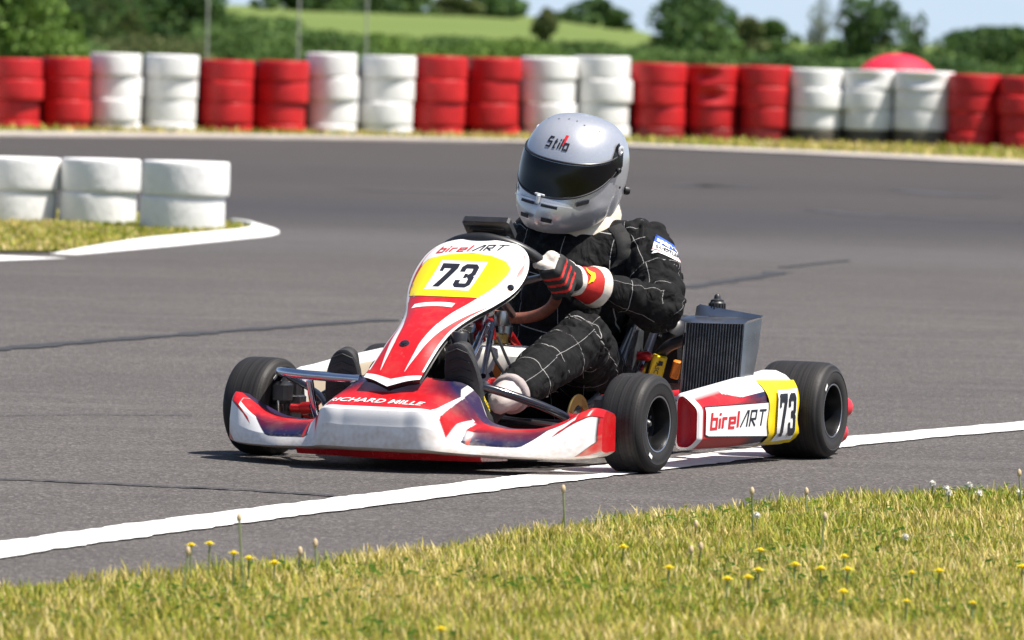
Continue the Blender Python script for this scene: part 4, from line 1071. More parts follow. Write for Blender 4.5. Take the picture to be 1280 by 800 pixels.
# pedals
for sg in (1, -1):
    mb = MB(); mb.tube(crom([(.10, sg * .16, .07), (.19, sg * .16, .12), (.20, sg * .15, .22)], 5), .008, 8); mb.tube([(.20, sg * .19, .225), (.20, sg * .10, .225)], .008, 8); mb.build('pedal', m_steel, kart)
# steering wheel: column leans back
SWC = K(622, 348, L=0.0); CX = Vector((-.66, 0, .75)).normalized()       # axis, towards the driver
CU = Vector((.75, 0, .66)).normalized(); CL = Vector((0, 1, 0))
def sw(a, r=.165, lift=0.0): return SWC + (CU * math.cos(a) + CL * math.sin(a)) * r + CX * lift
sp = empty('steering_wheel', Matrix.Identity(4), kart) if False else None
mb = MB(); n = 96; pts = [sw(2 * math.pi * k / n) for k in range(n)]
mb.tube(pts, .0155, 12, 0, closed=True)
for i, f in enumerate(mb.f):
    k = (i // 12) % n; a = 2 * math.pi * k / n
    if 1.95 < a < 4.33: mb.mi[i] = 1
wheel_o = mb.build('steering_wheel', [m_blk, m_brown], kart)
mb = MB(); mb.lathe([(0, -.008), (.042, -.008), (.045, 0), (.042, .008), (0, .008)], 24, 'Z', at=SWC - CX * .03, M4=CX.to_track_quat('Z', 'Y').to_matrix().to_4x4())
for a in (1.45, -1.45, math.pi): mb.tube([SWC - CX * .03 + (CU * math.cos(a) + CL * math.sin(a)) * .03, sw(a, .155)], [.013, .010], 8)
mb.build('spokes', m_alu, wheel_o)
tube('steering_column', [SWC - CX * .03, SWC - CX * .50], .011, m_redan, smooth_pts=False)
mb = MB(); mb.tube([SWC - CX * .075, SWC - CX * .115], .022, 16); mb.tube([SWC - CX * .14, SWC - CX * .20], .018, 16); mb.build('column_bearing', m_alu, kart)
# dash display, its back turned to us
DB = K(612, 285, F=sw(0).x - .035); q = CX.to_track_quat('Z', 'Y').to_matrix()
rm = Matrix((( -CL), CU, CX)).transposed()
mb = MB(); mb.box(DB, (.135, .072, .028), rm, .2); mb.box(DB - CX * .012 - CU * .006, (.09, .02, .012), rm, .2); mb.box(DB - CX * .013 + CU * .012, (.10, .012, .01), rm, .2)
ds = mb.build('lap_timer', m_blk, kart)
for x in (-.05, .04):
    p = DB - CX * .016 - CU * .02 + CL * x; tube('cable_loop', [p + CL * -.012 - CU * .03, p - CX * .012, p + CL * .012 + CU * .004, p + CL * .022 - CU * .028], .0036, m_white, ds, 6)
# struts and linkages between column and floor
def stick(name, a, b, r, mat, La, Lb=None): return tube(name, [K(*a, L=La), K(*b, L=La if Lb is None else Lb)], r, mat, smooth_pts=False, n=10)
stick('column_support', (606, 408), (590, 445), .010, m_chrome, .07, .10)
stick('column_support', (616, 404), (604, 470), .008, m_gloss, .04, .12)
stick('panel_stay', (598, 402), (603, 426), .010, m_redan, .06)
stick('panel_stay', (612, 400), (616, 422), .011, m_redan, .03)
stick('panel_stay', (628, 392), (634, 412), .014, m_alu, .03)
stick('column_tube', (636, 418), (652, 444), .014, m_redan, .04)
mb = MB(); mb.lathe([(.0, -.02), (.016, -.02), (.018, -.012), (.018, .012), (.016, .02), (0, .02)], 16, 'Z', at=K(626, 398, L=.03)); mb.lathe([(.0, -.016), (.02, -.016), (.02, .014), (0, .014)], 16, 'Z', at=K(632, 414, L=.03)); mb.build('steering_joint', m_alu, kart)
mb = MB(); mb.lathe([(0, -.02), (.02, -.02), (.022, .02), (.018, .026), (0, .026)], 20, 'Z', at=K(574, 427, L=.10)); mb.build('brake_reservoir', m_blk, kart)
tube('cable_hook', [K(589, 417, L=.06), K(592, 430, L=.06), K(598, 432, L=.06), K(605, 418, L=.06), K(612, 405, L=.05)], .006, m_steel, n=8)
tube('brake_cable', [K(611, 423, L=.05), K(618, 447, L=.10), K(629, 465, L=.13)], .0042, m_blk, n=6); tube('throttle_cable', [K(622, 421, L=.05), K(630, 440, L=.09), K(637, 456, L=.11)], .0042, m_blk, n=6)
mb = MB(); mb.box(K(624, 423, L=.015), (.03, .06, .03)); mb.build('gold_bracket', m_gold, kart)
# fuel tank between the knees
mb = MB(); tc_ = K(628, 462, L=.04); rows = []
for z, k in ((-.075, .85), (-.07, 1), (.0, 1.0), (.04, .97), (.058, .80), (.064, .5)):
    rows.append([tc_ + Vector((.10 * k * math.copysign(abs(math.cos(a)) ** .55, math.cos(a)), .115 * k * math.copysign(abs(math.sin(a)) ** .55, math.sin(a)), z)) for a in np.linspace(0, 2 * math.pi, 33)[:-1]])
mb.grid(rows, closed_u=True, cap=True); mb.lathe([(0, .07), (.022, .07), (.022, .09), (0, .092)], 16, 'Z', at=tc_ + Vector((.0, -.05, -.008)))
tank = mb.build('fuel_tank', m_white, kart)
mb = MB(); F0 = tc_.x + .1035
lp = lambda px, py: Vector((F0, K(px, py, F=F0).y, K(px, py, F=F0).z))
mb.add([lp(*p) for p in ((617, 461), (619, 453), (623, 452), (628, 462), (625, 470), (617, 474), (613, 472))], [(0, 1, 2, 3, 4, 5, 6)], 0); mb.add([lp(*p) + Vector((.001, 0, 0)) for p in ((611, 467), (615, 463), (619, 472), (614, 473))], [(0, 1, 2, 3)], 1); mb.build('fuel_logo', [m_org, m_inkk], tank, smooth=False)
tube('fuel_hose', [K(617, 476, L=.12), K(611, 478, L=.13), K(607, 490, L=.14)], .009, m_redan, n=8)
# --- seat
mb = MB(); rows = []
for i in range(25):
    u = i / 24      # from front lip back and up
    F, z = (lambda t: (-.40 - .42 * t, .10 - .03 * math.sin(t * 3.14)) if t < 1 else (0, 0))(min(u * 1.9, .999)) if u < .526 else (-.82 - .20 * (u - .526) / .474, .10 + .44 * (u - .526) / .474)
    hw = .165 + .035 * math.sin(min(1, u * 1.5) * 1.57); row = []
    side = seg(u, [0, .2, .45, .6, .8, 1], [.03, .10, .26, .24, .16, .06])
    for a in np.linspace(-1, 1, 33):
        k = abs(a); e = max(0, (k - .62) / .38)
        if u < .526: P = Vector((F, math.copysign(min(k / .62, 1) * hw * (1 - .0 * e) + .012 * e, a), z + side * e ** 1.15))
        else: P = Vector((F + side * e ** 1.15, math.copysign(min(k / .62, 1) * hw + .012 * e, a), z))
        row.append(P)
    rows.append(row)
mb.grid(rows); so_ = mb.build('seat', m_seat, kart, sharp=0)
sol = so_.modifiers.new('shell', 'SOLIDIFY'); sol.thickness = .008
tube('seat_stay', [K(799, 470, L=.30), K(806, 450, L=.26), K(818, 415, L=.24)], .012, m_gloss)
tube('seat_stay', [(-.95, .28, .10), (-.88, .24, .22)], .011, m_steel, smooth_pts=False)
# --- radiator
RT = [K(857, 402, L=.36), K(930, 404, F=0)]
def rad():
    Ff = -.70; tl = K(857, 403, F=Ff); tr = K(931, 405, F=Ff - .0); bl = K(845, 494, F=Ff + .02); br = K(928, 498, F=Ff + .02)
    dn = ((bl - tl) + (br - tr)).normalized(); ac = (tr - tl).normalized(); nr = dn.cross(ac).normalized(); nr = nr if nr.x > 0 else -nr
    W_ = (tr - tl).length; H_ = (bl - tl).length; T_ = .045
    P = lambda a, b, c: tl + ac * (a * W_) + dn * (b * H_) + nr * c
    mb = MB()
    def slab(a0, a1, b0, b1, c0, c1, mi=0):
        mb.grid([[P(a0, b0, c), P(a1, b0, c), P(a1, b1, c), P(a0, b1, c)] for c in (c0, c1)], mi, closed_u=True, cap=True)
    slab(0, 1, 0, 1, -T_, -.006)
    core = mb.build('radiator', m_blk, kart, sharp=30)
    fb = MB(); mb = fb; nfin = 21
    for k in range(nfin):
        a = .02 + .955 * k / (nfin - 1); slab(a, a + .014, .005, .995, -.006, .001)
    fb.build('fins', m_fin, core, sharp=30)
    mb = MB()
    # folded end tanks, top tank sloping back
    for (a, s_) in ((0.0, -1), (1.0, 1)):
        mb.grid([[P(a, 0, .002), P(a + s_ * .04, -.02, -.01), P(a + s_ * (.16 if s_ > 0 else .10), -.10, -T_ - .01)], [P(a, .33, .002), P(a + s_ * .05, .33, -.01), P(a + s_ * (.14 if s_ > 0 else .06), .32, -T_ - .01)], [P(a, 1, .002), P(a + s_ * .035, 1, -.01), P(a + s_ * .05, 1, -T_ - .01)]])
    mb.grid([[P(-.0, 0, .003), P(1.0, 0, .003)], [P(-.16, -.045, -.006), P(1.02, -.045, -.012)], [P(-.02, -.115, -T_), P(1.17, -.115, -T_)], [P(0, -.12, -T_ - .03), P(1.15, -.12, -T_ - .03)]])
    mb.grid([[P(.07, -.115, -T_ + .004), P(1.16, -.105, -T_ + .004)], [P(.07, -.215, -T_ - .002), P(.50, -.20, -T_ - .002)]]) 
    mb.add([P(.06, -.11, -T_ + .006), P(1.17, -.10, -T_ + .006), P(1.20, -.075 - .06, -T_), P(.48, -.22, -T_), P(.12, -.27, -T_), P(.06, -.24, -T_)], [(0, 1, 2, 3, 4, 5)])
    mb.build('end_tank', m_alu, core, sharp=20)
    cp = P(.36, -.30, -T_ - .02); cb = MB(); cb.lathe([(0, -.035), (.0215, -.035), (.0215, 0), (.018, .004), (.018, .008), (.009, .012), (.008, .020), (.004, .024), (0, .024)], 24, 'Z', at=cp)
    for k in range(16):
        a = 6.283 * k / 16; cb.box(cp + Vector((.0215 * math.cos(a), .0215 * math.sin(a), -.016)), (.004, .004, .03), Matrix.Rotation(a, 3, 'Z'))
    cb.build('filler_cap', m_blk, core)
    hb = MB(); hb.tube(crom([P(.0, .2, -.03), P(-.10, .24, -.03), P(-.35, .32, -.04), P(-.6, .5, -.06)], 6), .016, 12); hb.build('coolant_hose', m_blk, core)
m_fin = M('fin_edges', (.17, .17, .175, 1), .45, metal=.6, var=.4, scale=40)
rad()
# --- yellow transponder box behind the seat stay
mb = MB(); tpc = K(822, 458, L=.30); rr = Matrix.Rotation(R(-14), 3, 'X') @ Matrix.Rotation(R(20), 3, 'Z')
mb.box(tpc, (.03, .040, .062), rr, .12); tb_ = mb.build('transponder', m_yel, kart)
mb = MB(); t = font_text('ASC', .012, .01); put(mb, t, lambda x, y: tpc + rr @ Vector((.0162, y - .006 , .012 - x)), 0, ox=0); mb.box(tpc + rr @ Vector((.0155, .006, .012)), (.002, .012, .012), rr); mb.build('print', m_inkk, tb_, smooth=False)
mb = MB(); mb.box(K(845, 462, L=.33), (.03, .025, .05), rr, .15); mb.build('overflow_bottle', m_org, kart)
mb = MB(); mb.lathe([(0, -.02), (.012, -.02), (.014, .01), (.008, .02), (0, .02)], 14, at=K(806, 445, L=.28)); mb.build('seat_bolt', m_redan, kart)
mb = MB(); mb.box(K(834, 440, F=-.95), (.16, .17, .19), Matrix.Rotation(R(8), 3, 'Y'), .15); mb.tube(crom([K(834, 425, F=-.86), K(842, 415, F=-.82), K(846, 402, F=-.86)], 5), .03, 14); mb.build('airbox', m_blk, kart)
# --- engine on the driver's right, axle, rear bumper
mb = MB(); mb.box((-.80, -.38, .18), (.22, .16, .20), None, .1)
for k in range(6): mb.box((-.80, -.38, .288 + .012 * k), (.15, .15, .006), None, .2)
mb.lathe([(.05, -.09), (.05, .0), (0, .008)], 20, 'Z', at=(-.80, -.38, .365)); mb.tube(crom([(-.88, -.38, .26), (-1.0, -.39, .25), (-1.15, -.42, .22)], 6), [.025] * 13, 14); mb.build('engine', m_alu, kart)
tube('axle', [(-1.05, -.6, .132), (-1.05, .6, .132)], .02, m_steel, smooth_pts=False)
mb = MB()
for z, e in ((.130, 0), (.060, -.012)):
    mb.tube(crom([(-1.20, -.60, z), (-1.33, -.60, z), (-1.37, -.5, z), (-1.39, 0, z), (-1.38, .52 + e, z), (-1.345, .60 + e, z), (-1.30, .625 + e, z), (-1.26, .625 + e, z)], 6), [.030] * 43, 14)
mb.build('rear_bumper', m_redpl, kart)
# ------------------------------------------------------------------ the driver
PM = KM @ Matrix.Translation((-.78, 0, .12)); PO = Vector((-.78, 0, .12))       # origin at the seat
def T4(v): return Vector(v) - PO
m_suit = None
def suit_mat():
    t = NT('black_quilted_suit'); uvn = t.node('ShaderNodeUVMap', uv_map='quilt'); sep = t.node('ShaderNodeSeparateXYZ'); t.link(uvn.outputs[0], sep.inputs[0])
    v = t.coord(); n = t.noise(v, 60, 4)
    def lines(c, wd):
        d = t.math('ABSOLUTE', t.math('SUBTRACT', t.math('FRACT', c), .5)); return t.math('LESS_THAN', d, wd)
    ln = t.math('MAXIMUM', lines(sep.outputs[0], .0062), lines(sep.outputs[1], .0078))
    brk = t.math('GREATER_THAN', t.noise(v, 9, 2), .41)
    ln = t.math('MULTIPLY', ln, brk)
    base = t.ramp(n, [(.3, (.005, .005, .0055, 1)), (.7, (.0105, .0105, .011, 1))])
    t.set(color=t.mix(ln, base, (.38, .37, .36, 1)), rough=.8, spec=.16)
    f1 = t.node('ShaderNodeTexNoise'); f1.inputs['Scale'].default_value = 13; f1.inputs['Detail'].default_value = 2; f1.inputs['Distortion'].default_value = 1.6; t.link(v, f1.inputs['Vector'])
    h = t.math('ADD', f1.outputs[0], t.math('MULTIPLY', t.noise(v, 700, 2), .05)); h = t.math('ADD', h, t.math('MULTIPLY', ln, .06))
    t.bump(h, .85, .022); return t.m
m_suit = suit_mat()
m_cuff = M('white_knit_cuff', (.52, .46, .43, 1), .85, var=.12, scale=60, bump=.4); m_collar = M('grey_padded_collar', (.34, .29, .28, 1), .8, var=.15, scale=30, bump=.3); m_cream = M('cream_balaclava_cloth', (.72, .64, .52, 1), .9, var=.12, scale=20, bump=.4)
m_sole = M('boot_sole', (.022, .022, .024, 1), .6, var=.3, scale=60, bump=.5); m_gred = M('red_glove_suede', (.56, .018, .014, 1), .75, var=.15, scale=60, bump=.3)
m_gblk = M('black_glove_leather', (.014, .014, .014, 1), .7, var=.3, scale=80, bump=.4); m_gwht = M('cream_glove_leather', (.70, .63, .55, 1), .7, var=.1, scale=50, bump=.3)
m_silver = None
# joints in the kart frame
HC = K(719, 210, L=.03)                                  # helmet centre
NECK = HC + Vector((-.02, .0, -.175)); CHEST = Vector((-.80, .03, .475)); BELLY = Vector((-.80, .01, .32)); HIP = Vector((-.76, 0, .19))
SHL = K(806, 306, L=.215); ELL = K(824, 384, L=.33); WRL = K(764, 364, L=.235); 
SHR = K(668, 300, L=-.19); ELR = Vector((SHR.x + .10, -.36, .38)); HNR = sw(-1.95) ; WRR = HNR + (ELR - HNR).normalized() * .10
KNL = K(728, 424, L=.215); ANL = K(646, 486, L=.195); HPL = Vector((-.76, .10, .19))
KNR = Vector((KNL.x + .03, -.235, KNL.z - .03)); ANR = Vector((.0, -.20, .19)); HPR = Vector((-.76, -.10, .19))
LIMBS = [  # name, a, b, ra, rb, quilting cells around, cell length
 ('torso', HIP, BELLY, .155, .150, 0, .10), ('torso', BELLY, CHEST, .150, .165, 0, .10), ('torso', CHEST + Vector((0, .09, .04)), CHEST + Vector((0, -.09, .04)), .115, .115, 0, .10),
 ('torso', CHEST, NECK + Vector((0, 0, .0)), .12, .062, 0, .1),
 ('armL', CHEST + Vector((-.01, .12, .09)), SHL, .075, .078, 4, .1), ('armL', SHL, SHL * .45 + ELL * .55 + Vector((0, .012, .0)), .078, .076, 4, .095), ('armL', SHL * .45 + ELL * .55 + Vector((0, .012, 0)), ELL, .076, .074, 4, .095), ('forL', ELL, WRL, .072, .050, 4, .09),
 ('armR', CHEST + Vector((0, -.12, .09)), SHR, .075, .078, 4, .1), ('armR', SHR, ELR, .078, .066, 4, .095), ('forR', ELR, WRR, .066, .046, 4, .09),
 ('thighL', HPL, KNL, .105, .082, 5, .11), ('shinL', KNL, KNL * .4 + ANL * .6, .078, .069, 4, .105), ('shinL', KNL * .4 + ANL * .6, ANL, .069, .058, 4, .105),
 ('thighR', HPR, KNR, .105, .082, 5, .11), ('shinR', KNR, ANR, .078, .058, 4, .105)]
def capsule(mb, a, b, ra, rb, n=20):
    ax = (b - a); Ln = ax.length; q = ax.to_track_quat('Z', 'Y'); prof = []
    for k in range(7): t = -math.pi / 2 + math.pi / 2 * k / 6; prof.append((max(ra * math.cos(t), 1e-4), ra * math.sin(t)))
    for k in range(7): t = math.pi / 2 * k / 6; prof.append((max(rb * math.cos(t), 1e-4), Ln + rb * math.sin(t)))
    mb.lathe(prof, n, 'Z', at=a, M4=q.to_matrix().to_4x4())
def remesh(mb, name, voxel, smooth_it=6):
    me = bpy.data.meshes.new(name); me.from_pydata([tuple(v) for v in mb.v], [], mb.f); me.validate(); fix_normals(me)
    o = bpy.data.objects.new(name, me); col.objects.link(o)
    r_ = o.modifiers.new('r', 'REMESH'); r_.mode = 'VOXEL'; r_.voxel_size = voxel
    s_ = o.modifiers.new('s', 'SMOOTH'); s_.iterations = smooth_it; s_.factor = .5
    dg = bpy.context.evaluated_depsgraph_get(); m2 = bpy.data.meshes.new_from_object(o.evaluated_get(dg)); m2.name = name
    o.modifiers.clear(); o.data = m2; bpy.data.meshes.remove(me); return o
mb = MB()
for nm, a, b, ra, rb, _, _ in LIMBS: capsule(mb, T4(a), T4(b), ra, rb)
person = remesh(mb, 'person', .0075, 5)
me = person.data; nv = len(me.vertices)
co = np.empty(nv * 3, np.float32); me.vertices.foreach_get('co', co); co = co.reshape(-1, 3); no = np.empty(nv * 3, np.float32); me.vertices.foreach_get('normal', no); no = no.reshape(-1, 3)
def limb_data(P):
    best = np.full(len(P), 1e9); idx = np.zeros(len(P), int)
    for i, (nm, a, b, ra, rb, _, _) in enumerate(LIMBS):
        a_ = np.array(T4(a)); b_ = np.array(T4(b)); ab = b_ - a_; t = np.clip(((P - a_) @ ab) / (ab @ ab), 0, 1); dist = np.linalg.norm(P - a_ - t[:, None] * ab, axis=1) / (ra + (rb - ra) * t)
        m = dist < best; best[m] = dist[m]; idx[m] = i
    return idx
# cloth folds: rolls gathered round the limbs, strongest near the bent joints
elb, kne, shl = np.array(T4(ELL)), np.array(T4(KNL)), np.array(T4(SHL))
idx = limb_data(co); disp = np.zeros(nv)
for i in range(nv):
    p = Vector(co[i]); L_ = LIMBS[idx[i]]; ax = (T4(L_[2]) - T4(L_[1])).normalized(); t = (p - T4(L_[1])).dot(ax)
    q = p + ax * 0
    w1 = noise.noise(Vector((p.x * 7, p.y * 7, p.z * 7 + 3)))
    f = math.sin(t * 95 + 9 * w1 + 4 * noise.noise(p * 11)) * (.5 + .5 * noise.noise(p * 8 + Vector((4, 1, 2))))
    j = min((p - Vector(elb)).length, (p - Vector(kne)).length, (p - Vector(shl)).length * 1.3)
    amp = .0022 + .0055 * math.exp(-(j / .11) ** 2)
    if L_[0] == 'torso': amp = .003
    c1 = (1 - abs(noise.noise(Vector((p.x * 9, p.y * 9, p.z * 9 + 20)) + ax * (t * 9)))) ** 5; c2 = (1 - abs(noise.noise(p * 15 + Vector((8, 2, 5)) - ax * (t * 7)))) ** 6
    disp[i] = amp * f + .006 * w1 + .0022 * noise.noise(p * 26) - (.0105 * c1 + .006 * c2) * (.6 + .8 * math.exp(-(j / .13) ** 2))
co2 = co + no * disp[:, None]; me.vertices.foreach_set('co', co2.astype(np.float32).ravel())
uvl = me.uv_layers.new(name='quilt'); np_ = len(me.polygons)
cen = np.empty(np_ * 3, np.float32); me.polygons.foreach_get('center', cen); cen = cen.reshape(-1, 3); fid = limb_data(cen)
frames = []
starts = {}
for nm, a, b, ra, rb, nc, cl in LIMBS:
    ax = (T4(b) - T4(a)); Ln = ax.length; ax.normalize(); ref = Vector((0, 0, 1)) if abs(ax.z) < .8 else Vector((1, 0, 0))
    if nm == 'armL': ref = Vector((.8, .6, 0))
    if nm in ('shinL', 'thighL', 'shinR', 'thighR'): ref = Vector((.15, .1, 1))
    e1 = (ref - ax * ref.dot(ax)).normalized(); e2 = ax.cross(e1); t0 = starts.get(nm, 0.0); starts[nm] = t0 + Ln
    frames.append((T4(a), ax, e1, e2, t0))
uv = np.zeros((len(me.loops), 2), np.float32)
for p in me.polygons:
    k = fid[p.index]; nm, a, b, ra, rb, nc, cl = LIMBS[k]; o_, ax, e1, e2, t0 = frames[k]
    c = Vector(cen[p.index]) - o_; ac = math.atan2(c.dot(e2), c.dot(e1))
    for li in p.loop_indices:
        v = Vector(co[me.loops[li].vertex_index])
        if nc == 0: uv[li] = (v.y / .13 + .23, v.z / .15 + v.y * 1.2 + .1)
        else:
            d = v - o_; pe = d - ax * d.dot(ax)
            if pe.length < .55 * min(ra, rb): uv[li] = (0, 0); continue
            an = math.atan2(d.dot(e2), d.dot(e1))
            while an - ac > math.pi: an -= 2 * math.pi
            while an - ac < -math.pi: an += 2 * math.pi
            uv[li] = ((an / (2 * math.pi)) * nc + .06 * math.sin((d.dot(ax)) * 14), (d.dot(ax) + t0) / cl + .25 + .05 * math.sin(an * 2 + k))
uvl.data.foreach_set('uv', uv.ravel())
me.materials.clear(); me.materials.append(m_suit); me.polygons.foreach_set('use_smooth', [True] * np_)
person.matrix_world = PM
tag(person, 'racing driver in black white-stitched suit and silver helmet seated in the kart', 'person')
def pbuild(mb, name, mats, par=person, **kw):
    mb.v = [tuple(T4(v)) for v in mb.v]; return mb.build(name, mats, par, **kw)

# --- helmet
def silver():
    t = NT('silver_metal_flake'); v = t.coord(); n = t.noise(v, 900, 2); n2 = t.noise(v, 9, 3)
    t.set(color=t.ramp(n, [(.35, (.42, .43, .455, 1)), (.65, (.66, .67, .71, 1))]), metal=.55, rough=t.math('MULTIPLY_ADD', n2, .12, .26), coat=.8, coatr=.06); return t.m
m_silver = silver(); m_visor = M('smoked_visor', (.003, .003, .004, 1), .08, coat=.0, var=.1, spec=.34); m_trim = M('black_helmet_trim', (.015, .015, .017, 1), .5)
m_lsil = M('pale_silver_edge', (.70, .72, .76, 1), .3, metal=.3, coat=.5)
rolln, pitchn, yawn = R(11.5), R(2), R(-4)
HR = Matrix.Rotation(yawn, 3, 'Z') @ Matrix.Rotation(-rolln, 3, 'X') @ Matrix.Rotation(pitchn, 3, 'Y')
HS = 1.065
ZP = [.140, .136, .124, .103, .075, .040, .005, -.035, -.070, -.100, -.128, -.150, -.160]
XF = [.0, .036, .076, .108, .132, .149, .157, .161, .166, .172, .171, .158, .145]
XB = [.0, .042, .085, .115, .136, .148, .151, .145, .130, .108, .082, .060, .050]
BB = [.0, .038, .075, .099, .115, .124, .126, .125, .122, .115, .102, .084, .074]
def hsm(tab): 
    c = crom([(z, v, 0) for z, v in zip(ZP, tab)], 12); return [p.x for p in c][::-1], [max(p.y, 0) for p in c][::-1]
_zf, _xf = hsm(XF); _zb, _xb = hsm(XB); _zs, _bb = hsm(BB)
def hpt(az, z, off=0.0):
    """point on the shell, helmet frame (x ahead, y left, z up); az in radians from straight ahead"""
    f, b, s = np.interp(z, _zf, _xf), np.interp(z, _zb, _xb), np.interp(z, _zs, _bb)
    c, q = math.cos(az), math.sin(az); a = f if c > 0 else b
    ex = 2.25 if z > -.06 else 2.25 + 0 * z
    r = (abs(c / max(a, 1e-5)) ** ex + abs(q / max(s, 1e-5)) ** ex) ** (-1 / ex)
    cut = 0
    return Vector(((r + off) * c, (r + off) * q, z))
def H(p): return HR @ (Vector(p) * HS) + HC
def hrim(az):  # lower edge of the shell: chin low in front, cut up behind the cheek
    return -.158 + .056 * max(0, 1 - math.cos(az)) ** 1.0 - .0 
mb = MB(); rows = []
for j in range(60):
    row = []
    for k in range(96):
        az = 2 * math.pi * k / 96; zb = hrim(az); t = j / 59; z = zb + (.1399 - zb) * (math.sin(t * math.pi / 2) ** 1.0 * .55 + .45 * t)
        off = 0.0
        # sculpted chin bar: raised centre wedge, hollow cheek behind it, side intake scoop
        if z < -.055:
            a = abs(az); g = min(1, (-.055 - z) / .02)
            off += .006 * g * max(0, 1 - (a / .55) ** 2) - .004 * g * math.exp(-((a - .72) / .16) ** 2) + .003 * g * math.exp(-((a - 1.15) / .25) ** 2)
        a = abs(az); off -= .007 * math.exp(-((a - 1.62) / .10) ** 2 - ((z + .075) / .035) ** 2)
        row.append(H(hpt(az, z, off)))
    rows.append(row)
mb.grid(rows, closed_u=True)
top = H((0, 0, .1405)); o_ = len(mb.v); mb.v.append(tuple(top)); mb.c.append((1, 1, 1, 1))
for k in range(96): mb.f.append((o_ - 96 + k, o_ - 96 + (k + 1) % 96, o_)); mb.mi.append(0)
# turned-in lower rim
lo = rows[0]; mb.grid([lo, [H(hpt(2 * math.pi * k / 96, hrim(2 * math.pi * k / 96) + .002, -.014)) for k in range(96)], [H(hpt(2 * math.pi * k / 96, hrim(2 * math.pi * k / 96) + .05, -.02)) for k in range(96)]], 1, closed_u=True)
def vt(az): return .024 + .030 * (abs(az) / 1.4) ** 2.0          # visor top edge
def vb(az): return -.064 + .092 * (abs(az) / 1.4) ** 1.9
# brow and eyeport edge mouldings
for fn_, dz in ((vt, .004), (vb, -.004)):
    mb.tube([H(hpt(a, fn_(a) + dz, .0015)) for a in np.linspace(-1.38, 1.38, 60)], .0032, 8, 2)
def hslot(az0, az1, z0, z1, mi=1, off=.0015, zs=0.0, n=6):
    mb.grid([[H(hpt(az0 + (az1 - az0) * i / n, z + zs * i / n, off)) for i in range(n + 1)] for z in (z0, z1)], mi)
def chin_off(az): return .006 * max(0, 1 - (abs(az) / .55) ** 2) - .004 * math.exp(-((abs(az) - .72) / .16) ** 2)
for s_ in (-1, 1):
    hslot(s_ * .10, s_ * .26, -.128, -.117, 1, .0085); hslot(s_ * .055, s_ * .30, -.0905, -.083, 1, .009); hslot(s_ * .58, s_ * .80, -.076, -.066, 1, .003, .012)
    hslot(s_ * .08, s_ * .28, -.131, -.128, 3, .0085)
    for az_, z_ in ((.9, .115), (.45, .122), (.15, .127)): hslot(s_ * az_, s_ * (az_ + .05), z_, z_ + .002, 1, .001, n=1)
mb.grid([[H(hpt(a, z, .0105)) for a in np.linspace(-.52, .52, 14)] for z in (-.081, -.0775)], 3)
txt = strokes_text('S', .03, .2, .1, 1, .1); t2 = strokes_text('ti', .03, .2, .1, 1, .16); 
full = strokes_text('Stilo', .0245, .185, .10, 1.0, .17)
def lg(x, y): 
    az = -.19 + (x / .150); return H(hpt(az, .056 + y + .003, .0018))
put(mb, full, lg, 2)
mb.grid([[H(hpt(-.19 + (.0440 + .0050 * i + .0025 * j) / .150, .056 + .003 + .018 + j * .017, .0012)) for i in range(3)] for j in (-.55, 1)], 4)
helmet = pbuild(mb, 'helmet', [m_silver, m_trim, m_inkk, m_lsil, m_inkr], sharp=30)
mb = MB(); rows = []
for j in range(15):
    rows.append([H(hpt(a, vb(a) + (vt(a) - vb(a)) * j / 14, .0035)) for a in np.linspace(-1.36, 1.36, 90)])
mb.grid(rows)
# side plates that carry the pivots
for s_ in (-1, 1):
    pl = [(1.20, .006), (1.34, .006), (1.48, .014), (1.60, .036), (1.64, .070), (1.52, .092), (1.38, .086), (1.20, .052)]
    cen_ = H(hpt(s_ * 1.43, .03, .0045)); mb.add([cen_] + [H(hpt(s_ * a, z, .0042)) for a, z in pl], [(0, i + 1, (i + 1) % 8 + 1) for i in range(8)])
visor = pbuild(mb, 'visor', m_visor, helmet, sharp=0)
def disc(name, az, z, r, h, mat, off=.004):
    mb = MB(); p = H(hpt(az, z, off)); n = (H(hpt(az, z, off + .01)) - p).normalized(); mb.lathe([(r, 0), (r, h * .6), (r * .8, h), (r * .45, h), (r * .4, h * .7), (0, h * .7)], 20, 'Z', at=p, M4=n.to_track_quat('Z', 'Y').to_matrix().to_4x4())
    pbuild(mb, name, mat, helmet)
for s_ in (-1, 1):
    disc('visor_pivot', s_ * 1.51, .074, .0135, .004, m_lsil); disc('visor_knob', s_ * 1.44, .024, .008, .006, m_trim); disc('shell_screw', s_ * 1.62, -.02, .004, .003, m_trim)
    disc('harness_post', s_ * 2.2, -.035, .012, .014, m_trim, .002)
mb = MB(); p = H(hpt(0, -.074, .012)); mb.box(p, (.012, .010, .026), HR, .25); mb.box(H(hpt(0, -.062, .010)), (.006, .03, .006), HR, .25); pbuild(mb, 'visor_tab', m_lsil, helmet)
# collar
mb = MB(); rows = []
CB = HC + Vector((-.055, .008, 0))
for z, r_ in ((-.215, .108), (-.195, .112), (-.17, .108), (-.145, .100), (-.12, .098), (-.095, .095), (-.07, .092), (-.04, .086)):
    rows.append([CB + Vector((r_ * 1.08 * math.cos(a) * (1 + .04 * math.sin(3 * a + z * 50)), r_ * math.sin(a) * (1 + .04 * math.cos(4 * a + z * 70)), z + .012 * math.sin(2 * a + 1) - .012 * math.cos(a))) for a in np.linspace(0, 2 * math.pi, 65)[:-1]])
mb.grid(rows, closed_u=True); pbuild(mb, 'balaclava', m_cream, sharp=0)
def skinhit(px, py):
    """nearest suit surface along a sight line, kart frame"""
    d = (PM.inverted().to_3x3() @ ray(px, py)).normalized(); o = PM.inverted() @ CAMP
    ok, loc, nrm, i = person.ray_cast(o, d); return (loc, nrm) if ok else (None, None)
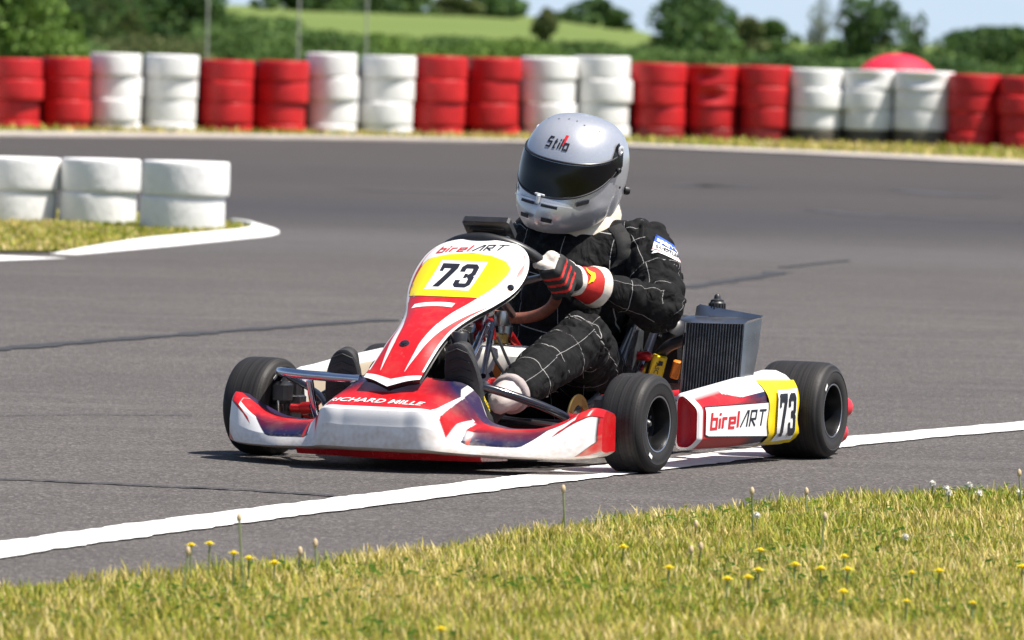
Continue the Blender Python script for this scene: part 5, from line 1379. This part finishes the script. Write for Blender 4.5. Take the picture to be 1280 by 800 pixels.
def patch_on(name, corners, mats, nx, ny, off, colfn=None, texts=()):
    """cloth badge laid on the sleeve"""
    c = corners; g = []
    for j in range(ny + 1):
        row = []
        for i in range(nx + 1):
            u, v = i / nx, j / ny; x = (c[0][0] * (1 - u) + c[1][0] * u) * (1 - v) + (c[3][0] * (1 - u) + c[2][0] * u) * v; y = (c[0][1] * (1 - u) + c[1][1] * u) * (1 - v) + (c[3][1] * (1 - u) + c[2][1] * u) * v
            row.append((x, y))
        g.append(row)
    return g
m_band = M('dark_webbing', (.009, .009, .0095, 1), .8, var=.2, scale=80, bump=.4)
m_bluec = M('blue_badge', (.02, .09, .50, 1), .7); m_pink = M('pale_red_thread', (.7, .25, .25, 1), .7)
def badge(name, quad, bands, texts):
    hits = {}
    mb = MB()
    def at(u, v, off):
        x = (quad[0][0] * (1 - u) + quad[1][0] * u) * (1 - v) + (quad[3][0] * (1 - u) + quad[2][0] * u) * v; y = (quad[0][1] * (1 - u) + quad[1][1] * u) * (1 - v) + (quad[3][1] * (1 - u) + quad[2][1] * u) * v
        y -= 4.0 * u * (1 - u)
        for q in range(14):
            l, n = skinhit(x - q * .7, y + q * .3)
            if l and n.y > -.2: break
        return (l + n * off) if l else None
    for v0, v1, mi, off in bands:
        g = [[at(i / 14, v0 + (v1 - v0) * j / 4, off) for i in range(15)] for j in range(5)]
        if all(p for r_ in g for p in r_): mb.grid(g, mi)
    for s, hgt, u0, u1, v_, mi in texts:
        V, Fs, w_ = font_text(s, 1, .03); P = [at(u0 + (u1 - u0) * x / w_, v_ - y * hgt, .0042) for x, y in V]
        if all(P): mb.add(P, Fs, mi)
    return mb.build(name, [m_mark, m_bluec, m_inkk, m_pink], person, sharp=0)
badge('sleeve_badge', [(820, 294), (850, 313), (852, 330), (815, 313)], [(0, .45, 1, .0022), (.45, 1, 0, .0024), (.86, .90, 3, .0034)], [('sparco', .26, .08, .92, .38, 0), ('SANDTLER', .22, .10, .92, .78, 2)])
mb = MB()
# epaulette loop on the shoulder seam
def on(px, py, off): 
    l, n = skinhit(px, py); return l + n * off if l else None
pp = [on(x, y, .005) for x, y in ((797, 284), (797, 280), (804, 277.5), (816, 275), (819, 277), (812, 281), (803, 285.5), (798, 286.5))]
if all(pp): mb.tube(crom(pp, 5, True), .0035, 8, closed=True)
if mb.v: mb.build('epaulette', m_gwht, person)
# padded shoulder band of the suit
mb = MB(); g = []
for p in crom([(768, 283, 0), (776, 293, 0), (780, 306, 0), (779, 320, 0), (771, 333, 0)], 5):
    row = [on(p.x + dx, p.y + dy, o) for dx, dy, o in ((-9, 3, .0005), (-8.5, 3, .0035), (0, 0, .004), (8.5, -3, .0035), (9, -3, .0005))]
    if all(row): g.append(row)
if len(g) > 3: mb.grid(g); mb.build('shoulder_band', m_band, person, sharp=0)
# --- gloves
def hand(wr, grip_a, sg, name):
    """glove closed on the rim: cuff, palm, four fingers curled round it, thumb along it"""
    c = sw(grip_a); tan = (sw(grip_a + .02) - sw(grip_a - .02)).normalized()      # along the rim
    out = (CU * math.cos(grip_a) + CL * math.sin(grip_a)).normalized(); bk = CX
    back = (out * .75 + bk * .35).normalized(); arm = (wr - c).normalized()
    mb = MB(); parts = []
    def cap(a, b, ra, rb, tag_): capsule(mb, a, b, ra, rb, 14); parts.append((a, b, ra, rb, tag_))
    if tan.z < 0: tan = -tan              # tan points to the thumb side
    kn = [c + out * .036 + CX * .012 + tan * (.040 - .0255 * i) * 1.0 for i in range(4)]
    wc = wr
    for i in range(4):
        b0 = wc * .55 + kn[i] * .45 + tan * (.008 - .006 * i)
        cap(wc + tan * (.012 - .008 * i), b0, .028, .0245, 2); cap(b0, kn[i], .0245, .0195, 2)
        ln = (.040, .045, .042, .034)[i]
        p1 = kn[i] - CX * .040 + out * .004; p2 = p1 - out * .032 - CX * .004; p3 = p2 - out * .012 + CX * (ln * .5)
        cap(kn[i], p1, .0185, .0172, 1); cap(p1, p2, .0165, .0152, 1); cap(p2, p3, .015, .013, 1)
    th0 = wc * .62 + kn[0] * .38 + tan * .02; th1 = c + tan * .046 + CX * .020 + out * .014; th2 = c + tan * .054 - CX * .010 - out * .012
    cap(th0, th1, .024, .019, 0); cap(th1, th2, .0165, .014, 0)
    cap(kn[0] - CX * .01, th1, .0175, .017, 0); cap(kn[0] - CX * .036 + out * .004, th2, .0165, .016, 1); cap(kn[0] - CX * .02, c + tan * .03, .017, .017, 1)
    mb.v = [tuple(T4(v)) for v in mb.v]
    o = remesh(mb, name, .0034, 3); me = o.data
    for m_ in (m_gwht, m_gblk, m_gblk, m_gred): me.materials.append(m_)
    cen = np.empty(len(me.polygons) * 3, np.float32); me.polygons.foreach_get('center', cen); cen = cen.reshape(-1, 3)
    best = np.full(len(cen), 1e9); idx = np.zeros(len(cen), int); second = np.full(len(cen), 1e9)
    for i, (a, b, ra, rb, tg) in enumerate(parts):
        a_, b_ = np.array(T4(a)), np.array(T4(b)); ab = b_ - a_; t = np.clip(((cen - a_) @ ab) / (ab @ ab), 0, 1); d = np.linalg.norm(cen - a_ - t[:, None] * ab, axis=1) - (ra + (rb - ra) * t)
        m = d < best; best[m] = d[m]; idx[m] = tg
    kc = np.array(T4(kn[0])); tn = np.array(tan); lvl = (cen - kc) @ tn
    mi = np.where(idx == 2, np.where(lvl > .020, 0, 1), idx)
    mi = np.where((lvl > .016) & (mi == 1), 0, mi)
    # red seams run between the fingers
    for i in range(3):
        mid = ((np.array(T4(kn[i])) + np.array(T4(kn[i + 1]))) / 2 - kc) @ tn; fr = ((cen - kc) @ np.array(CX)) < .012
        mi = np.where((np.abs(lvl - mid) < .0045) & fr & (idx != 0), 3, mi)
    me.polygons.foreach_set('material_index', mi.astype(np.int32)); me.polygons.foreach_set('use_smooth', [True] * len(me.polygons))
    o.parent = person
    # gauntlet
    gb = MB(); ax = (wr - c).normalized(); q = ax.to_track_quat('Z', 'Y').to_matrix().to_4x4()
    a0 = wr - ax * .022
    pr = [(.032, -.014), (.040, -.012), (.042, .0), (.0405, .006)]
    gb.lathe(pr, 32, 'Z', at=T4(a0), mi=1, M4=q)
    pr = [(.0400, .004), (.0405, .015), (.043, .035), (.047, .055), (.051, .070)]; gb.lathe(pr, 32, 'Z', at=T4(a0), mi=0, M4=q)
    pr = [(.0515, .068), (.0535, .075), (.056, .092), (.057, .098), (.054, .100), (.050, .095)]; gb.lathe(pr, 32, 'Z', at=T4(a0), mi=1, M4=q)
    gb.v = [tuple(Vector(v) + .0025 * noise.noise_vector(Vector(v) * 38)) for v in gb.v]
    # yellow emblem on the gauntlet facing outwards
    if sg > 0:
        def em(px, py): 
            d = (PM.inverted().to_3x3() @ ray(px, py)); o0 = PM.inverted() @ CAMP; A = T4(a0); best_ = None
            for t in np.linspace(17.5, 21.5, 2400):
                P = o0 + d * t; h = (P - A).dot(ax); rr = (P - A - ax * h).length
                if rr < float(np.interp(h, [.004, .015, .035, .055, .07], [.0405, .041, .0436, .0476, .0516])) + .0022: return P
            return None
        E = [em(x, y) for x, y in ((732, 334), (737, 338), (744, 341), (745, 347), (742, 352), (746, 352), (740, 352), (735, 355), (738, 349), (739, 344), (735, 340))]
        if all(E): gb.add(E[:5] + E[6:], [(0, 1, 8, 9), (1, 2, 3, 8), (3, 4, 5, 7, 8), (5, 6, 7)], 2)
    gb.build('gauntlet', [m_gred, m_gwht, m_yel2], o)
    return o
GA = 1.42
hand(sw(GA) + (WRL - sw(GA)) * .46, GA, 1, 'glove')
hand(WRR, -1.95, -1, 'glove')
# --- boots
def boot(an, toe, sg, L):
    mb = MB(); hl = Vector((toe.x - .05, toe.y + .02 * sg, .085)); tp = toe
    f = (tp - hl).normalized(); lat = Vector((0, 1, 0)); sn = Vector((1, 0, 0)); sn = (sn - f * sn.dot(f)).normalized()
    rows = []
    # sole: closed outline in (along, across), thick along sn
    ol = []
    Ln = (tp - hl).length
    for a in np.linspace(0, 2 * math.pi, 41)[:-1]:
        u = .5 - .5 * math.cos(a); wd = .036 * (math.sin(a)) * (1 + .30 * math.sin(u * 2.6 - .6)); ol.append((u * (Ln + .06) - .03, math.copysign(abs(wd) ** .8 * .036 ** .2 * 1.18, wd)))
    for c, k in ((.0, .95), (.004, 1.0), (.018, 1.0), (.022, .96)): rows.append([hl + f * (.5 * Ln + (u - .5 * Ln) * k) + lat * (v * k) + sn * (.018 - c + .006) for u, v in ol])
    mb.grid(rows, closed_u=True, cap=True); 
    for k in range(9):
        u = .03 + k * Ln / 9; mb.tube([hl + f * u + lat * -.03 + sn * .0255, hl + f * (u + .012) + sn * .0265, hl + f * u + lat * .03 + sn * .0255], .0022, 5)
    sole = mb
    up = MB(); capsule(up, T4(hl - sn * .02 + f * .02), T4(an), .036, .024); capsule(up, T4(hl - sn * .018 + f * .03), T4(hl + f * Ln * .62 - sn * .016), .038, .037); capsule(up, T4(hl + f * Ln * .6 - sn * .014), T4(tp - sn * .008), .037, .030)
    o = remesh(up, 'boot', .006, 4); o.data.materials.append(m_gblk); o.data.polygons.foreach_set('use_smooth', [True] * len(o.data.polygons)); o.parent = person
    pbuild(sole, 'sole', m_sole, o)
    return o, hl, f, sn
tl_ = K(577, 441, L=.128); bL = boot(ANL + Vector((.03, -.01, -.02)), tl_, 1, .15)
tr_ = K(433, 448, F=.215); bR = boot(Vector((tr_.x - .17, tr_.y - .0, .15)), tr_, -1, -.2)
# white boot top and cuff on the near ankle
ax = (KNL - ANL).normalized(); q = ax.to_track_quat('Z', 'Y').to_matrix().to_4x4()
mb = MB(); mb.lathe([(0, -.1415), (.010, -.140), (.022, -.136), (.031, -.118), (.036, -.095), (.039, -.072), (.043, -.056)], 40, 'Z', at=ANL, M4=q)
mb.lathe([(.042, -.057), (.049, -.056), (.054, -.049), (.055, -.040), (.053, -.032), (.045, -.030)], 40, 'Z', at=ANL, M4=q, mi=1)
mb.v = [tuple(Vector(v) + .004 * noise.noise_vector(Vector(v) * 24) + .0018 * noise.noise_vector(Vector((v[0] * 60, v[1] * 60, v[2] * 160)))) for v in mb.v]
pbuild(mb, 'ankle_cuff', [m_cuff, m_collar], sharp=60)
mb = MB(); bt = T4(K(613, 505, L=.17)); mb.box(bt + Vector((-.03, -.006, .01)), (.09, .05, .07), None, .4); bx = mb.build('boot_shaft', m_gblk, person)
t = font_text('tecnica', .017, .02); mb = MB()
dn_ = (K(617, 520, L=.2) - K(606, 497, L=.2)).normalized(); rt2 = Vector((0, 0, 1)).cross(Vector((0, 1, 0)));
pr_ = dn_.cross(Vector((.38, -.92, 0))).normalized()
put(mb, t, lambda x, y: T4(K(605, 496, L=.197)) + dn_ * x * .8 - pr_ * (y - .008) * (1 if pr_.z < 0 else -1), 0)
mb.build('print', m_yel2, bx, smooth=False)
